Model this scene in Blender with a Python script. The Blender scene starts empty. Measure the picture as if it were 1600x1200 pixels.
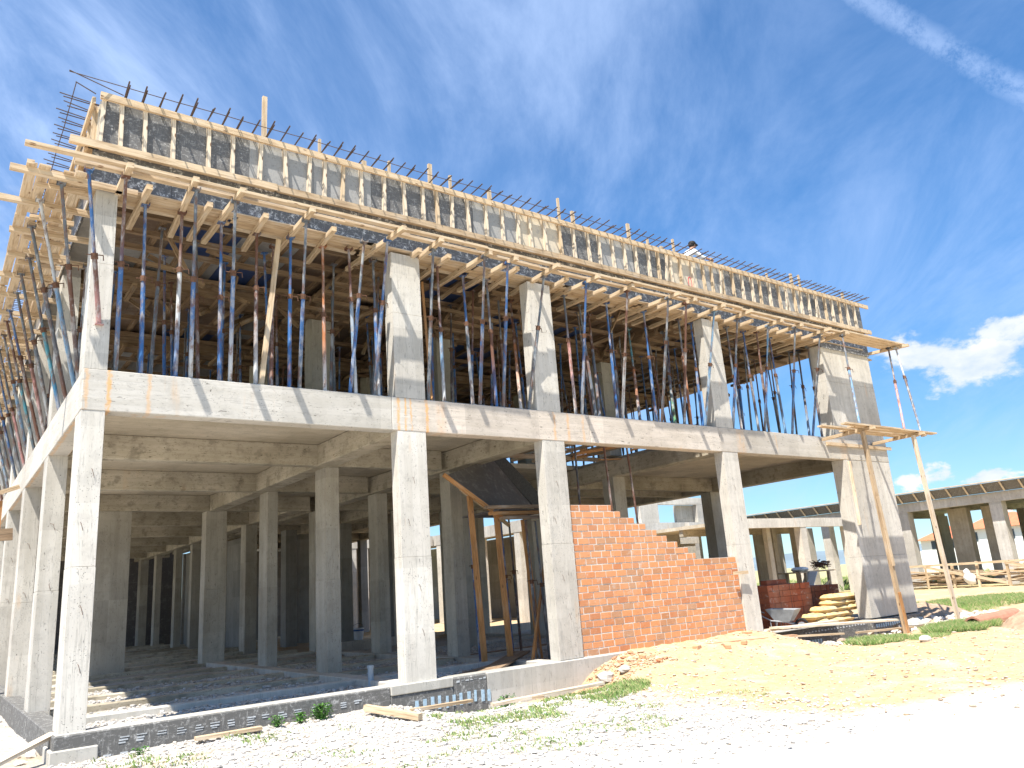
import bpy, math, random
import numpy as np
from mathutils import Vector, Matrix
random.seed(7); rng = np.random.default_rng(7)
S = bpy.context.scene
COL = S.collection
# ------------------------------------------------------------------ camera
cam = bpy.data.cameras.new('camera'); co = bpy.data.objects.new('camera', cam); COL.objects.link(co)
R0 = (0.807610913042238, -0.5854306142740108, -0.07096202509678734)
R1 = (0.09311440890197722, 0.24541592832778292, -0.9649356087210419)
R2 = (0.5823180574135736, 0.7726849409647938, 0.25271260755315517)
CAM = (-1.6449300, -13.1289017, 1.5033744)
co.matrix_world = Matrix(((R0[0], -R1[0], -R2[0], CAM[0]), (R0[1], -R1[1], -R2[1], CAM[1]),
                          (R0[2], -R1[2], -R2[2], CAM[2]), (0, 0, 0, 1)))
cam.sensor_width = 36; cam.lens = 1217.488 / 1600 * 36; cam.clip_start = 0.1; cam.clip_end = 9000
S.camera = co
# ------------------------------------------------------------------ light
SUN = Vector((-0.4255, -0.275, 1.0)).normalized()
elev = math.asin(SUN.z); az = math.atan2(SUN.x, SUN.y)
sl = bpy.data.lights.new('sun', 'SUN'); sl.energy = 4.4; sl.angle = math.radians(0.5); sl.color = (1, .955, .88)
so = bpy.data.objects.new('sun', sl); COL.objects.link(so)
so.rotation_euler = (-SUN).to_track_quat('-Z', 'Y').to_euler()
S.view_settings.view_transform = 'Standard'; S.view_settings.look = 'None'
S.view_settings.exposure = 1.24; S.view_settings.gamma = 1
W = bpy.data.worlds.new('World'); S.world = W; W.use_nodes = True

class NT:
    def __init__(s, nt): s.nt = nt; s.n = nt.nodes; s.l = nt.links; s.n.clear()
    def node(s, t, **kw):
        n = s.n.new(t)
        for k, v in kw.items():
            if k == 'ins':
                for a, b in v.items(): s.set(n, a, b)
            else: setattr(n, k, v)
        return n
    def set(s, n, a, b):
        if isinstance(b, bpy.types.NodeSocket): s.l.new(b, n.inputs[a])
        else:
            try: n.inputs[a].default_value = b
            except Exception: n.inputs[a].default_value = (*b, 1) if hasattr(b, '__len__') and len(b) == 3 else b
    def math(s, op, a, b=0.0, c=None, clamp=False):
        n = s.node('ShaderNodeMath', operation=op, use_clamp=clamp); s.set(n, 0, a); s.set(n, 1, b)
        if c is not None: s.set(n, 2, c)
        return n.outputs[0]
    def vmath(s, op, a, b=(0, 0, 0), out=0):
        n = s.node('ShaderNodeVectorMath', operation=op); s.set(n, 0, a)
        if op == 'SCALE': s.set(n, 3, b)
        else: s.set(n, 1, b)
        return n.outputs[out]
    def dot(s, a, b): return s.vmath('DOT_PRODUCT', a, b, 1)
    def noise(s, vec, scale, detail=4, rough=.55, dist=0.0):
        n = s.node('ShaderNodeTexNoise'); s.set(n, 'Vector', vec); s.set(n, 'Scale', scale)
        s.set(n, 'Detail', detail); s.set(n, 'Roughness', rough); s.set(n, 'Distortion', dist)
        return n.outputs[0]
    def voro(s, vec, scale, out='Distance', feature='F1'):
        n = s.node('ShaderNodeTexVoronoi', feature=feature); s.set(n, 'Vector', vec); s.set(n, 'Scale', scale)
        return n.outputs[out]
    def map(s, vec, scale=(1, 1, 1), loc=(0, 0, 0), rot=(0, 0, 0)):
        n = s.node('ShaderNodeMapping'); s.set(n, 0, vec); s.set(n, 1, loc); s.set(n, 2, rot); s.set(n, 3, scale)
        return n.outputs[0]
    def ramp(s, fac, stops, interp='LINEAR'):
        n = s.node('ShaderNodeValToRGB'); r = n.color_ramp; r.interpolation = interp
        while len(r.elements) < len(stops): r.elements.new(.5)
        for e, (p, c) in zip(r.elements, stops):
            e.position = p; e.color = (c, c, c, 1) if not hasattr(c, '__len__') else (*c, 1)
        s.set(n, 0, fac); return n.outputs[0]
    def mix(s, f, a, b, mode='MIX'):
        n = s.node('ShaderNodeMix', data_type='RGBA', blend_type=mode)
        s.set(n, 0, f); s.set(n, 6, a); s.set(n, 7, b); return n.outputs[2]
    def step(s, x, lo, hi):
        n = s.node('ShaderNodeMapRange', interpolation_type='SMOOTHSTEP')
        s.set(n, 0, x); s.set(n, 1, lo); s.set(n, 2, hi); return n.outputs[0]
# ---- sky: Nishita plus procedural cirrus, a contrail and low cumulus, all laid out by sky direction
w = NT(W.node_tree)
sky = w.node('ShaderNodeTexSky', sky_type='NISHITA', sun_disc=False, sun_elevation=elev, sun_rotation=az,
             altitude=900, air_density=1.0, dust_density=.25, ozone_density=2.2)
tc = w.node('ShaderNodeTexCoord').outputs['Generated']
sep = w.node('ShaderNodeSeparateXYZ'); w.set(sep, 0, tc)
zc = w.math('ADD', w.math('MAXIMUM', sep.outputs[2], 0.0), .22)
pl = w.node('ShaderNodeCombineXYZ'); w.set(pl, 0, w.math('DIVIDE', sep.outputs[0], zc)); w.set(pl, 1, w.math('DIVIDE', sep.outputs[1], zc))
P = pl.outputs[0]
PR = w.map(P, rot=(0, 0, math.radians(-50)))
wisp = w.noise(w.map(PR, (.85, 1.9, 1), loc=(.6, .2, 0)), 1.25, 8, .64, .55)
broad = w.noise(w.map(P, (.7, .7, 1), loc=(1.4, .3, 0)), 1.15, 3, .5)
cir = w.math('MULTIPLY', w.step(wisp, .36, .76), w.step(broad, .24, .54))
leftm = w.step(w.dot(tc, (-.80, .52, .1)), -.45, .55)          # more cirrus towards the left of the view
cir = w.math('MULTIPLY', cir, w.math('MULTIPLY_ADD', leftm, .75, .5))
haze = w.math('MULTIPLY', w.step(w.noise(w.map(PR, (.6, 1.6, 1), loc=(3, 1, 0)), .9, 4, .55), .30, .75), w.math('MULTIPLY_ADD', leftm, .36, .04))
# contrail
d1 = Vector((.753, .317, .577)).normalized(); d2 = Vector((.86, .236, .452)).normalized(); nrm = d1.cross(d2).normalized()
wob = w.math('MULTIPLY', w.math('SUBTRACT', w.noise(tc, 9, 3), .5), .03)
dist = w.math('ABSOLUTE', w.math('ADD', w.dot(tc, tuple(nrm)), wob))
ct = w.math('SUBTRACT', 1.0, w.step(dist, .002, .024))
ct = w.math('MULTIPLY', ct, w.step(w.noise(tc, 34, 6, .75), .22, .62))
ct = w.math('MULTIPLY', ct, w.step(w.dot(tc, tuple(((d1 + d2) / 2).normalized())), .955, .975))
cir = w.math('MAXIMUM', w.math('ADD', cir, haze), w.math('MULTIPLY', ct, .55), clamp=True)
cir = w.math('MULTIPLY', cir, .8)
# cumulus
def blob(c, ax, sx, sz, k):
    c = Vector(c).normalized(); h = Vector((c.y, -c.x, 0)).normalized(); v = h.cross(c)
    a = w.math('DIVIDE', w.dot(tc, tuple(h)), sx); b = w.math('DIVIDE', w.math('SUBTRACT', w.dot(tc, tuple(v)), 0), sz)
    r = w.math('SQRT', w.math('ADD', w.math('MULTIPLY', a, a), w.math('MULTIPLY', b, b)))
    r = w.math('ADD', r, w.math('MULTIPLY', w.math('SUBTRACT', 1.0, w.step(w.dot(tc, tuple(c)), 0, .2)), 9))
    n = w.noise(w.map(tc, (1, 1, 1.7)), ax, 7, .6)
    return w.math('MULTIPLY', w.step(w.math('SUBTRACT', w.math('MULTIPLY_ADD', n, 3.2, -.85), r), -.10, .42), k)
cu = blob((.909, .36, .212), 16, .115, .036, .92)
cu = w.math('MAXIMUM', cu, blob((.93, .30, .225), 18, .06, .026, .8))
cu = w.math('MAXIMUM', cu, blob((.896, .435, .089), 30, .046, .016, .98))
cu = w.math('MAXIMUM', cu, blob((.925, .371, .080), 34, .034, .010, .95))
cu = w.math('MAXIMUM', cu, blob((-.02, .93, .37), 6, .14, .12, .3))
shade = w.noise(w.map(tc, (1, 1, 2)), 17, 5, .55)
cuc = w.ramp(shade, [(.3, (4.3, 5.1, 6.4)), (.62, (6.9, 6.9, 7.0))])
skyc = w.mix(1.0, sky.outputs[0], w.mix(w.step(sep.outputs[2], .0, .42), (.66, .86, .96, 1), (.56, 1.04, 1.36, 1)), 'MULTIPLY')
c1 = w.mix(cir, skyc, (4.1, 5.4, 8.0, 1))
c2 = w.mix(cu, c1, cuc)
bg = w.node('ShaderNodeBackground', ins={'Color': c2, 'Strength': .069})
out = w.node('ShaderNodeOutputWorld'); w.l.new(bg.outputs[0], out.inputs[0])
# ------------------------------------------------------------------ materials
def newmat(name):
    m = bpy.data.materials.new(name); m.use_nodes = True; t = NT(m.node_tree)
    b = t.node('ShaderNodeBsdfPrincipled'); o = t.node('ShaderNodeOutputMaterial'); t.l.new(b.outputs[0], o.inputs[0])
    t.set(b, 'Specular IOR Level', .3)
    return m, t, b
def bump(t, b, h, strength, dist=.02):
    n = t.node('ShaderNodeBump'); t.set(n, 'Height', h); t.set(n, 'Strength', strength); t.set(n, 'Distance', dist)
    t.l.new(n.outputs[0], b.inputs['Normal'])
def concrete(name, c1, c2, board='v', pits=1.0, rust=0.0, dark=(.16, .15, .13)):
    m, t, b = newmat(name)
    oc = t.node('ShaderNodeTexCoord').outputs['Object']
    ri = t.node('ShaderNodeObjectInfo').outputs['Random']
    off = t.node('ShaderNodeCombineXYZ'); t.set(off, 0, t.math('MULTIPLY', ri, 37)); t.set(off, 1, t.math('MULTIPLY', ri, 11)); t.set(off, 2, t.math('MULTIPLY', ri, 5))
    v = t.vmath('ADD', oc, off.outputs[0])
    big = t.noise(v, .55, 4, .6)
    med = t.noise(v, 3.2, 6, .65)
    fine = t.noise(v, 38, 5, .7)
    sc = (7, 7, .35) if board == 'v' else (.45, .45, 11)
    if board == 's': sc = (.4, 9, 1)
    brd = t.noise(t.map(v, sc), 1.0, 3, .5)
    col = t.mix(t.step(big, .3, .72), c1, c2)
    col = t.mix(t.math('MULTIPLY', t.step(brd, .35, .7), .5), col, t.mix(1, col, (.78, .77, .74, 1), 'MULTIPLY'))
    col = t.mix(t.math('MULTIPLY', t.step(med, .50, .66), .25 if pits < 1.6 else .62), col, (*[x * .58 for x in c1[:3]], 1))
    med2 = t.noise(t.map(v, (1, 1, 2.2) if board != 'v' else (2.2, 2.2, 1), loc=(7, 2, 5)), 7, 7, .72)
    col = t.mix(t.math('MULTIPLY', t.step(med2, .54, .66), .20 if pits < 1.6 else .5), col, (*[x * .55 for x in c1[:3]], 1))
    # lighter and darker pours: every piece has its own tone
    cell = t.node('ShaderNodeTexWhiteNoise', noise_dimensions='3D')
    t.set(cell, 0, t.vmath('FLOOR', t.map(oc, {'v': (.6, .6, .85), 'h': (.52, .52, .2), 's': (.8, .8, .2)}[board], loc=(.37, .41, .3))))
    tone = t.math('MULTIPLY_ADD', ri, .20, t.math('MULTIPLY_ADD', cell.outputs[0], .20, .80))
    seam = t.step(t.math('ABSOLUTE', t.math('SUBTRACT', brd, .5)), .0, .012)
    col = t.mix(t.math('MULTIPLY', t.math('SUBTRACT', 1.0, seam), .3), col, (*dark, 1))
    tn = t.node('ShaderNodeCombineXYZ'); [t.set(tn, i, tone) for i in range(3)]
    col = t.mix(1, col, tn.outputs[0], 'MULTIPLY')
    pv = t.map(v, (1, 1, 1.6) if board != 'v' else (1.6, 1.6, 1))
    pit = t.math('SUBTRACT', 1.0, t.step(t.voro(t.vmath('ADD', pv, t.vmath('SCALE', t.node('ShaderNodeTexNoise', ins={'Vector': v, 'Scale': 9.0}).outputs[1], .22)), 6.5), .03, .13))
    pit2 = t.math('SUBTRACT', 1.0, t.step(t.voro(v, 26), .08, .22))
    scr = t.step(t.noise(t.map(v, (1, 1, 5) if board != 'v' else (5, 5, 1)), 13, 4, .7, .8), .60, .72)
    pm = t.math('MAXIMUM', t.math('MULTIPLY', pit, t.step(t.noise(v, 1.4, 3), .38, .52)), t.math('MULTIPLY', pit2, t.step(t.noise(v, 2.1, 2), .46, .62)))
    pm = t.math('MAXIMUM', pm, t.math('MULTIPLY', scr, .55))
    dash = t.step(t.noise(t.map(v, (34, 34, 7) if board == 'v' else (7, 7, 34)), 1.0, 3, .6, .5), .63, .69)
    pm = t.math('MAXIMUM', pm, t.math('MULTIPLY', t.math('MULTIPLY', dash, t.step(t.noise(v, 2.3, 3), .42, .58)), .75))
    pm = t.math('MULTIPLY', pm, .80 * pits)
    col = t.mix(pm, col, (*dark, 1))
    if rust:
        # rust water runs and cream laitance
        if board == 'h' and name == 'concrete_beam':
            sx = t.node('ShaderNodeSeparateXYZ'); t.set(sx, 0, oc); acc = None
            wv = t.noise(t.map(oc, (1, 1, 2)), 5, 3)
            for x0, wd, k_ in ((.05, .05, .6), (.37, .05, 1), (.95, .05, .55), (5.44, .05, .9), (5.60, .035, 1), (5.72, .03, .8), (6.08, .05, 1), (6.4, .15, .3), (9.35, .05, .6), (9.75, .06, .6), (10.2, .05, .5), (15.9, .25, .3), (20.9, .3, .3)):
                q = t.math('ABSOLUTE', t.math('SUBTRACT', t.math('ADD', sx.outputs[0], t.math('MULTIPLY', t.math('SUBTRACT', wv, .5), .10)), x0))
                q = t.math('MULTIPLY', t.math('SUBTRACT', 1.0, t.step(q, wd * .25, wd)), k_); acc = q if acc is None else t.math('MAXIMUM', acc, q)
            acc = t.math('MULTIPLY', acc, t.step(t.noise(t.map(oc, (6, 6, 3)), 2, 3), .3, .55))
            col = t.mix(t.math('MULTIPLY', acc, .8), col, (.66, .36, .13, 1))
            warm = t.math('MULTIPLY', t.step(sx.outputs[0], 5.4, 6.2), t.math('SUBTRACT', 1.0, t.step(sx.outputs[0], 12, 20)))
            col = t.mix(t.math('MULTIPLY', warm, .55), col, t.mix(1, col, (1.08, .96, .88, 1), 'MULTIPLY'))
        st = t.step(t.noise(t.map(v, (1.5, 1.5, .12)), 2.0, 3, .6), .60, .70)
        st = t.math('MULTIPLY', st, t.step(t.noise(v, 1.1, 3), .5, .66))
        col = t.mix(t.math('MULTIPLY', st, rust), col, (.62, .36, .15, 1))
    t.set(b, 'Base Color', col); t.set(b, 'Roughness', .88)
    h = t.math('ADD', t.math('MULTIPLY', brd, .5), t.math('ADD', t.math('MULTIPLY', fine, .25), t.math('MULTIPLY', pm, -.9)))
    bump(t, b, h, .55, .012)
    return m
M = {}
M['conc'] = concrete('concrete_face', (.52, .485, .425), (.63, .595, .53), 'v', 1.3, .3)
M['conc_beam'] = concrete('concrete_beam', (.50, .465, .405), (.59, .555, .495), 'h', 1.4, .45)
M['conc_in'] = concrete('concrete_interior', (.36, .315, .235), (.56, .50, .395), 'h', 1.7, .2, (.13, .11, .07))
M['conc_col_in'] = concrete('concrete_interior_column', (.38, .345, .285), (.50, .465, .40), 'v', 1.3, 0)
M['conc_far_shade'] = concrete('concrete_painted_shade', (.25, .24, .22), (.33, .315, .29), 'v', 1.2, 0)  # darker copy of the concrete, interior shade painted into its colour
M['soffit'] = concrete('concrete_soffit', (.45, .39, .29), (.58, .51, .40), 's', .9, .2)  # warm tan tint paints in light bounced up from the sand
M['conc_dirty'] = concrete('concrete_footing', (.44, .42, .37), (.52, .49, .44), 'v', .8, .1)

def timber(name, c1, c2, c3, grey=.0):
    m, t, b = newmat(name)
    uv = t.node('ShaderNodeUVMap').outputs[0]
    g = t.node('ShaderNodeNewGeometry').outputs['Random Per Island']
    off = t.node('ShaderNodeCombineXYZ'); t.set(off, 0, t.math('MULTIPLY', g, 91)); t.set(off, 1, t.math('MULTIPLY', g, 57))
    v = t.vmath('ADD', uv, off.outputs[0])
    gr = t.noise(t.map(v, (1.4, 34, 1)), 1, 5, .65, 1.2)
    gr2 = t.noise(t.map(v, (1.6, 9, 1)), 1, 4, .6)
    kn = t.voro(t.map(v, (2.4, 7, 1)), 1.0)
    blot = t.noise(t.map(v, (1.2, 4, 1)), 1.5, 4, .6)
    col = t.mix(g, c1, c2)
    col = t.mix(t.step(gr, .42, .72), col, (*c3, 1))
    col = t.mix(t.math('MULTIPLY', t.step(gr2, .46, .66), .6), col, t.mix(1, col, (.62, .55, .48, 1), 'MULTIPLY'))
    col = t.mix(t.math('SUBTRACT', 1.0, t.step(kn, .05, .15)), col, (.16, .08, .035, 1))
    col = t.mix(t.math('MULTIPLY', t.step(blot, .55, .78), .3 + grey), col, (.47, .45, .41, 1))   # cement splashes
    t.set(b, 'Base Color', col); t.set(b, 'Roughness', .8)
    bump(t, b, gr, .35, .004)
    return m
M['wood'] = timber('pale_timber', (.70, .59, .43), (.54, .39, .23), (.40, .28, .17), .14)
M['wood_old'] = timber('weathered_timber', (.36, .28, .19), (.60, .44, .27), (.24, .17, .11), .25)
M['wood_white'] = timber('cement_stained_timber', (.72, .64, .52), (.68, .56, .41), (.46, .35, .23), .3)
M['wood_ceil_shade'] = timber('ceiling_timber_painted_shade', (.34, .24, .14), (.24, .16, .09), (.16, .10, .06), .1)  # darkened timber copy: shade under the ceiling painted into the colour
M['wood_orange'] = timber('orange_timber', (.55, .30, .12), (.50, .25, .10), (.34, .16, .06))
M['wood_dark'] = timber('dark_used_timber', (.24, .16, .10), (.34, .24, .15), (.13, .09, .06), .1)

def plyboard(name, base, base2, stain, amt, scale=1.0, rough=.6, spec=.3):
    m, t, b = newmat(name)
    oc = t.node('ShaderNodeTexCoord').outputs['Object']
    g = t.node('ShaderNodeNewGeometry').outputs['Random Per Island']
    off = t.node('ShaderNodeCombineXYZ'); t.set(off, 0, t.math('MULTIPLY', g, 31)); t.set(off, 2, t.math('MULTIPLY', g, 17))
    v = t.vmath('ADD', oc, off.outputs[0])
    n1 = t.noise(v, 5 * scale, 8, .75, .3); n2 = t.noise(t.map(v, (1, 1, 6)), 3 * scale, 6, .7, .5)
    n3 = t.noise(t.map(v, (6, 6, .8)), 3.2 * scale, 5, .7)
    col = t.mix(g, base, base2)
    s = t.math('MAXIMUM', t.step(n1, .52, .66), t.math('MULTIPLY', t.step(n2, .56, .68), .8))
    s = t.math('MAXIMUM', s, t.math('MULTIPLY', t.step(n3, .56, .7), .8))
    s = t.math('MULTIPLY', s, t.math('MULTIPLY_ADD', g, .5, amt))
    col = t.mix(s, col, (*stain, 1))
    t.set(b, 'Base Color', col); t.set(b, 'Roughness', rough); t.set(b, 'Specular IOR Level', spec); bump(t, b, n1, .2, .005)
    return m
M['ply_black'] = plyboard('black_film_plywood', (.075, .073, .070), (.17, .165, .16), (.40, .39, .37), .62, 3.6, .6, .25)
M['ply_grey'] = plyboard('grey_cement_plywood', (.27, .265, .25), (.36, .35, .33), (.15, .145, .14), .35, 3.2, .6, .25)
M['ply_light'] = plyboard('pale_plywood', (.50, .43, .32), (.58, .50, .38), (.30, .28, .25), .3)
M['ply_band'] = plyboard('scratched_black_plywood', (.07, .07, .075), (.15, .15, .15), (.66, .66, .64), .72, 1.8, .6, .25)
M['ply_stair_and_shade'] = plyboard('dark_plywood_and_shade', (.085, .078, .075), (.13, .12, .115), (.26, .24, .23), .35, .8, .7)
M['ply_blue'] = plyboard('blue_panel', (.03, .06, .16), (.045, .08, .20), (.10, .12, .16), .15, 1, .45)
M['ply_brown'] = plyboard('brown_panel', (.15, .075, .045), (.22, .17, .12), (.30, .27, .22), .2, 1, .6)
M['bitumen'] = plyboard('bitumen_coat', (.085, .083, .078), (.13, .126, .118), (.38, .37, .35), .55, 2.2, .85)

def attr_paint(name):
    m, t, b = newmat(name)
    a = t.node('ShaderNodeAttribute', attribute_name='Col').outputs[0]
    oc = t.node('ShaderNodeTexCoord').outputs['Object']
    ri = t.node('ShaderNodeObjectInfo').outputs['Random']
    off = t.node('ShaderNodeCombineXYZ'); t.set(off, 0, t.math('MULTIPLY', ri, 37)); t.set(off, 2, t.math('MULTIPLY', ri, 53))
    v = t.vmath('ADD', oc, off.outputs[0])
    n = t.noise(t.map(v, (1, 1, .35)), 9, 6, .7); n2 = t.noise(v, 30, 4, .7)
    col = t.mix(t.math('MULTIPLY', t.step(n, .46, .60), .8), a, (.15, .075, .045, 1))
    n3 = t.noise(t.map(v, (1, 1, .4), loc=(4, 3, 2)), 6, 6, .72)
    col = t.mix(t.math('MULTIPLY', t.step(n3, .48, .64), .62), col, (.42, .42, .41, 1))
    t.set(b, 'Base Color', col); t.set(b, 'Roughness', t.math('MULTIPLY_ADD', n, .4, .3)); bump(t, b, n2, .25, .003)
    return m
M['paint'] = attr_paint('painted_steel')
def simple(name, c, rough=.8, var=.25, scale=6, metallic=0, bs=.2, c2=None):
    m, t, b = newmat(name)
    oc = t.node('ShaderNodeTexCoord').outputs['Object']
    n = t.noise(oc, scale, 6, .65)
    d = c2 if c2 else tuple(x * (1 - var) for x in c)
    t.set(b, 'Base Color', t.mix(t.step(n, .3, .7), (*c, 1), (*d, 1))); t.set(b, 'Roughness', rough); t.set(b, 'Metallic', metallic)
    bump(t, b, n, bs, .01)
    return m
M['rust'] = simple('rusty_steel', (.17, .085, .05), .85, .5, 25)
M['rebar'] = simple('rebar_steel', (.12, .085, .07), .7, .4, 40)
M['steel_dark'] = simple('dark_steel', (.07, .065, .06), .6, .4, 20)
def brickmat(name, c1, c2, c3):
    m, t, b = newmat(name)
    g = t.node('ShaderNodeNewGeometry').outputs['Random Per Island']
    oc = t.node('ShaderNodeTexCoord').outputs['Object']
    n = t.noise(oc, 14, 6, .7); ng = t.noise(t.map(oc, (1, 1, 12)), 6, 3, .5); big = t.noise(oc, .9, 3)
    col = t.ramp(g, [(0, c1), (.42, c2), (.82, c2), (.9, c3), (1, tuple(x * .72 for x in c2))])
    col = t.mix(t.math('MULTIPLY', t.step(n, .5, .75), .45), col, (*[x * .72 for x in c1], 1))
    col = t.mix(t.math('MULTIPLY', t.step(big, .42, .7), .4), col, (.52, .33, .21, 1)); sm = t.noise(t.map(oc, (1, 1, 1.6), loc=(3, 3, 3)), 4.5, 6, .7); col = t.mix(t.math('MULTIPLY', t.step(sm, .56, .68), .55), col, (.56, .50, .43, 1))
    t.set(b, 'Base Color', col); t.set(b, 'Roughness', .85); bump(t, b, t.math('ADD', ng, n), .35, .006)
    return m
M['brick'] = brickmat('orange_clay_brick', (.48, .19, .085), (.62, .275, .12), (.46, .26, .15))
M['brick_dark'] = brickmat('dark_red_brick', (.36, .095, .045), (.42, .12, .055), (.30, .09, .05))
M['mortar'] = simple('mortar', (.66, .62, .56), .95, .25, 20)
M['cloth_white'] = simple('white_cloth', (.78, .78, .78), .9, .1, 8)
M['cloth_dark'] = simple('dark_cloth', (.05, .06, .09), .9, .3, 8)
M['skin'] = simple('skin', (.42, .22, .14), .55, .15, 8, 0, .05)
M['hair'] = simple('dark_hair', (.02, .017, .015), .7, .3, 60)
M['tile'] = simple('orange_roof_tile', (.62, .20, .10), .8, .2, 2)
M['white_wall'] = simple('white_render', (.82, .81, .79), .85, .06, .5)
M['pink_wall'] = simple('pink_render', (.62, .30, .26), .85, .06, .5)
M['dark_glass'] = simple('dark_window', (.06, .08, .10), .2, .2, 1)
M['galv'] = simple('galvanised_metal', (.42, .43, .44), .5, .3, 5, .4)
M['rubber'] = simple('rubber', (.02, .02, .02), .8, .2, 8)
M['pvc'] = simple('grey_pvc', (.36, .42, .47), .5, .1, 5)
M['plastic_white'] = simple('white_plastic', (.75, .77, .80), .4, .06, 5)
M['plastic_blue'] = simple('blue_plastic', (.06, .14, .36), .4, .06, 5)
M['sack_y'] = simple('yellow_paper', (.62, .40, .13), .8, .1, 5, 0, .6, (.58, .45, .26))
M['sack_b'] = simple('tan_paper', (.62, .47, .27), .8, .12, 9, 0, .35)
M['sack_w'] = simple('white_sack', (.78, .77, .74), .8, .1, 6, 0, .4)
M['pipe_orange'] = simple('orange_pipe', (.46, .22, .14), .7, .25, 6)
M['dab'] = simple('pale_blue_adhesive', (.42, .56, .66), .7, .3, 20)
M['dab_w'] = simple('white_adhesive', (.55, .57, .58), .8, .3, 30)
M['marker'] = simple('red_marker', (.60, .06, .08), .7, .1, 5)
M['soil'] = simple('brown_soil', (.44, .31, .21), .95, .35, 4, 0, .8)
M['weed'] = simple('green_leaf', (.10, .24, .04), .7, .45, 10)
M['hill'] = simple('far_hill', (.20, .26, .30), 1, .3, .004)  # bluish tint paints distance haze into the colour
M['leaf_dark'] = simple('dark_leaf', (.04, .08, .025), .8, .4, 3)

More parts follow.
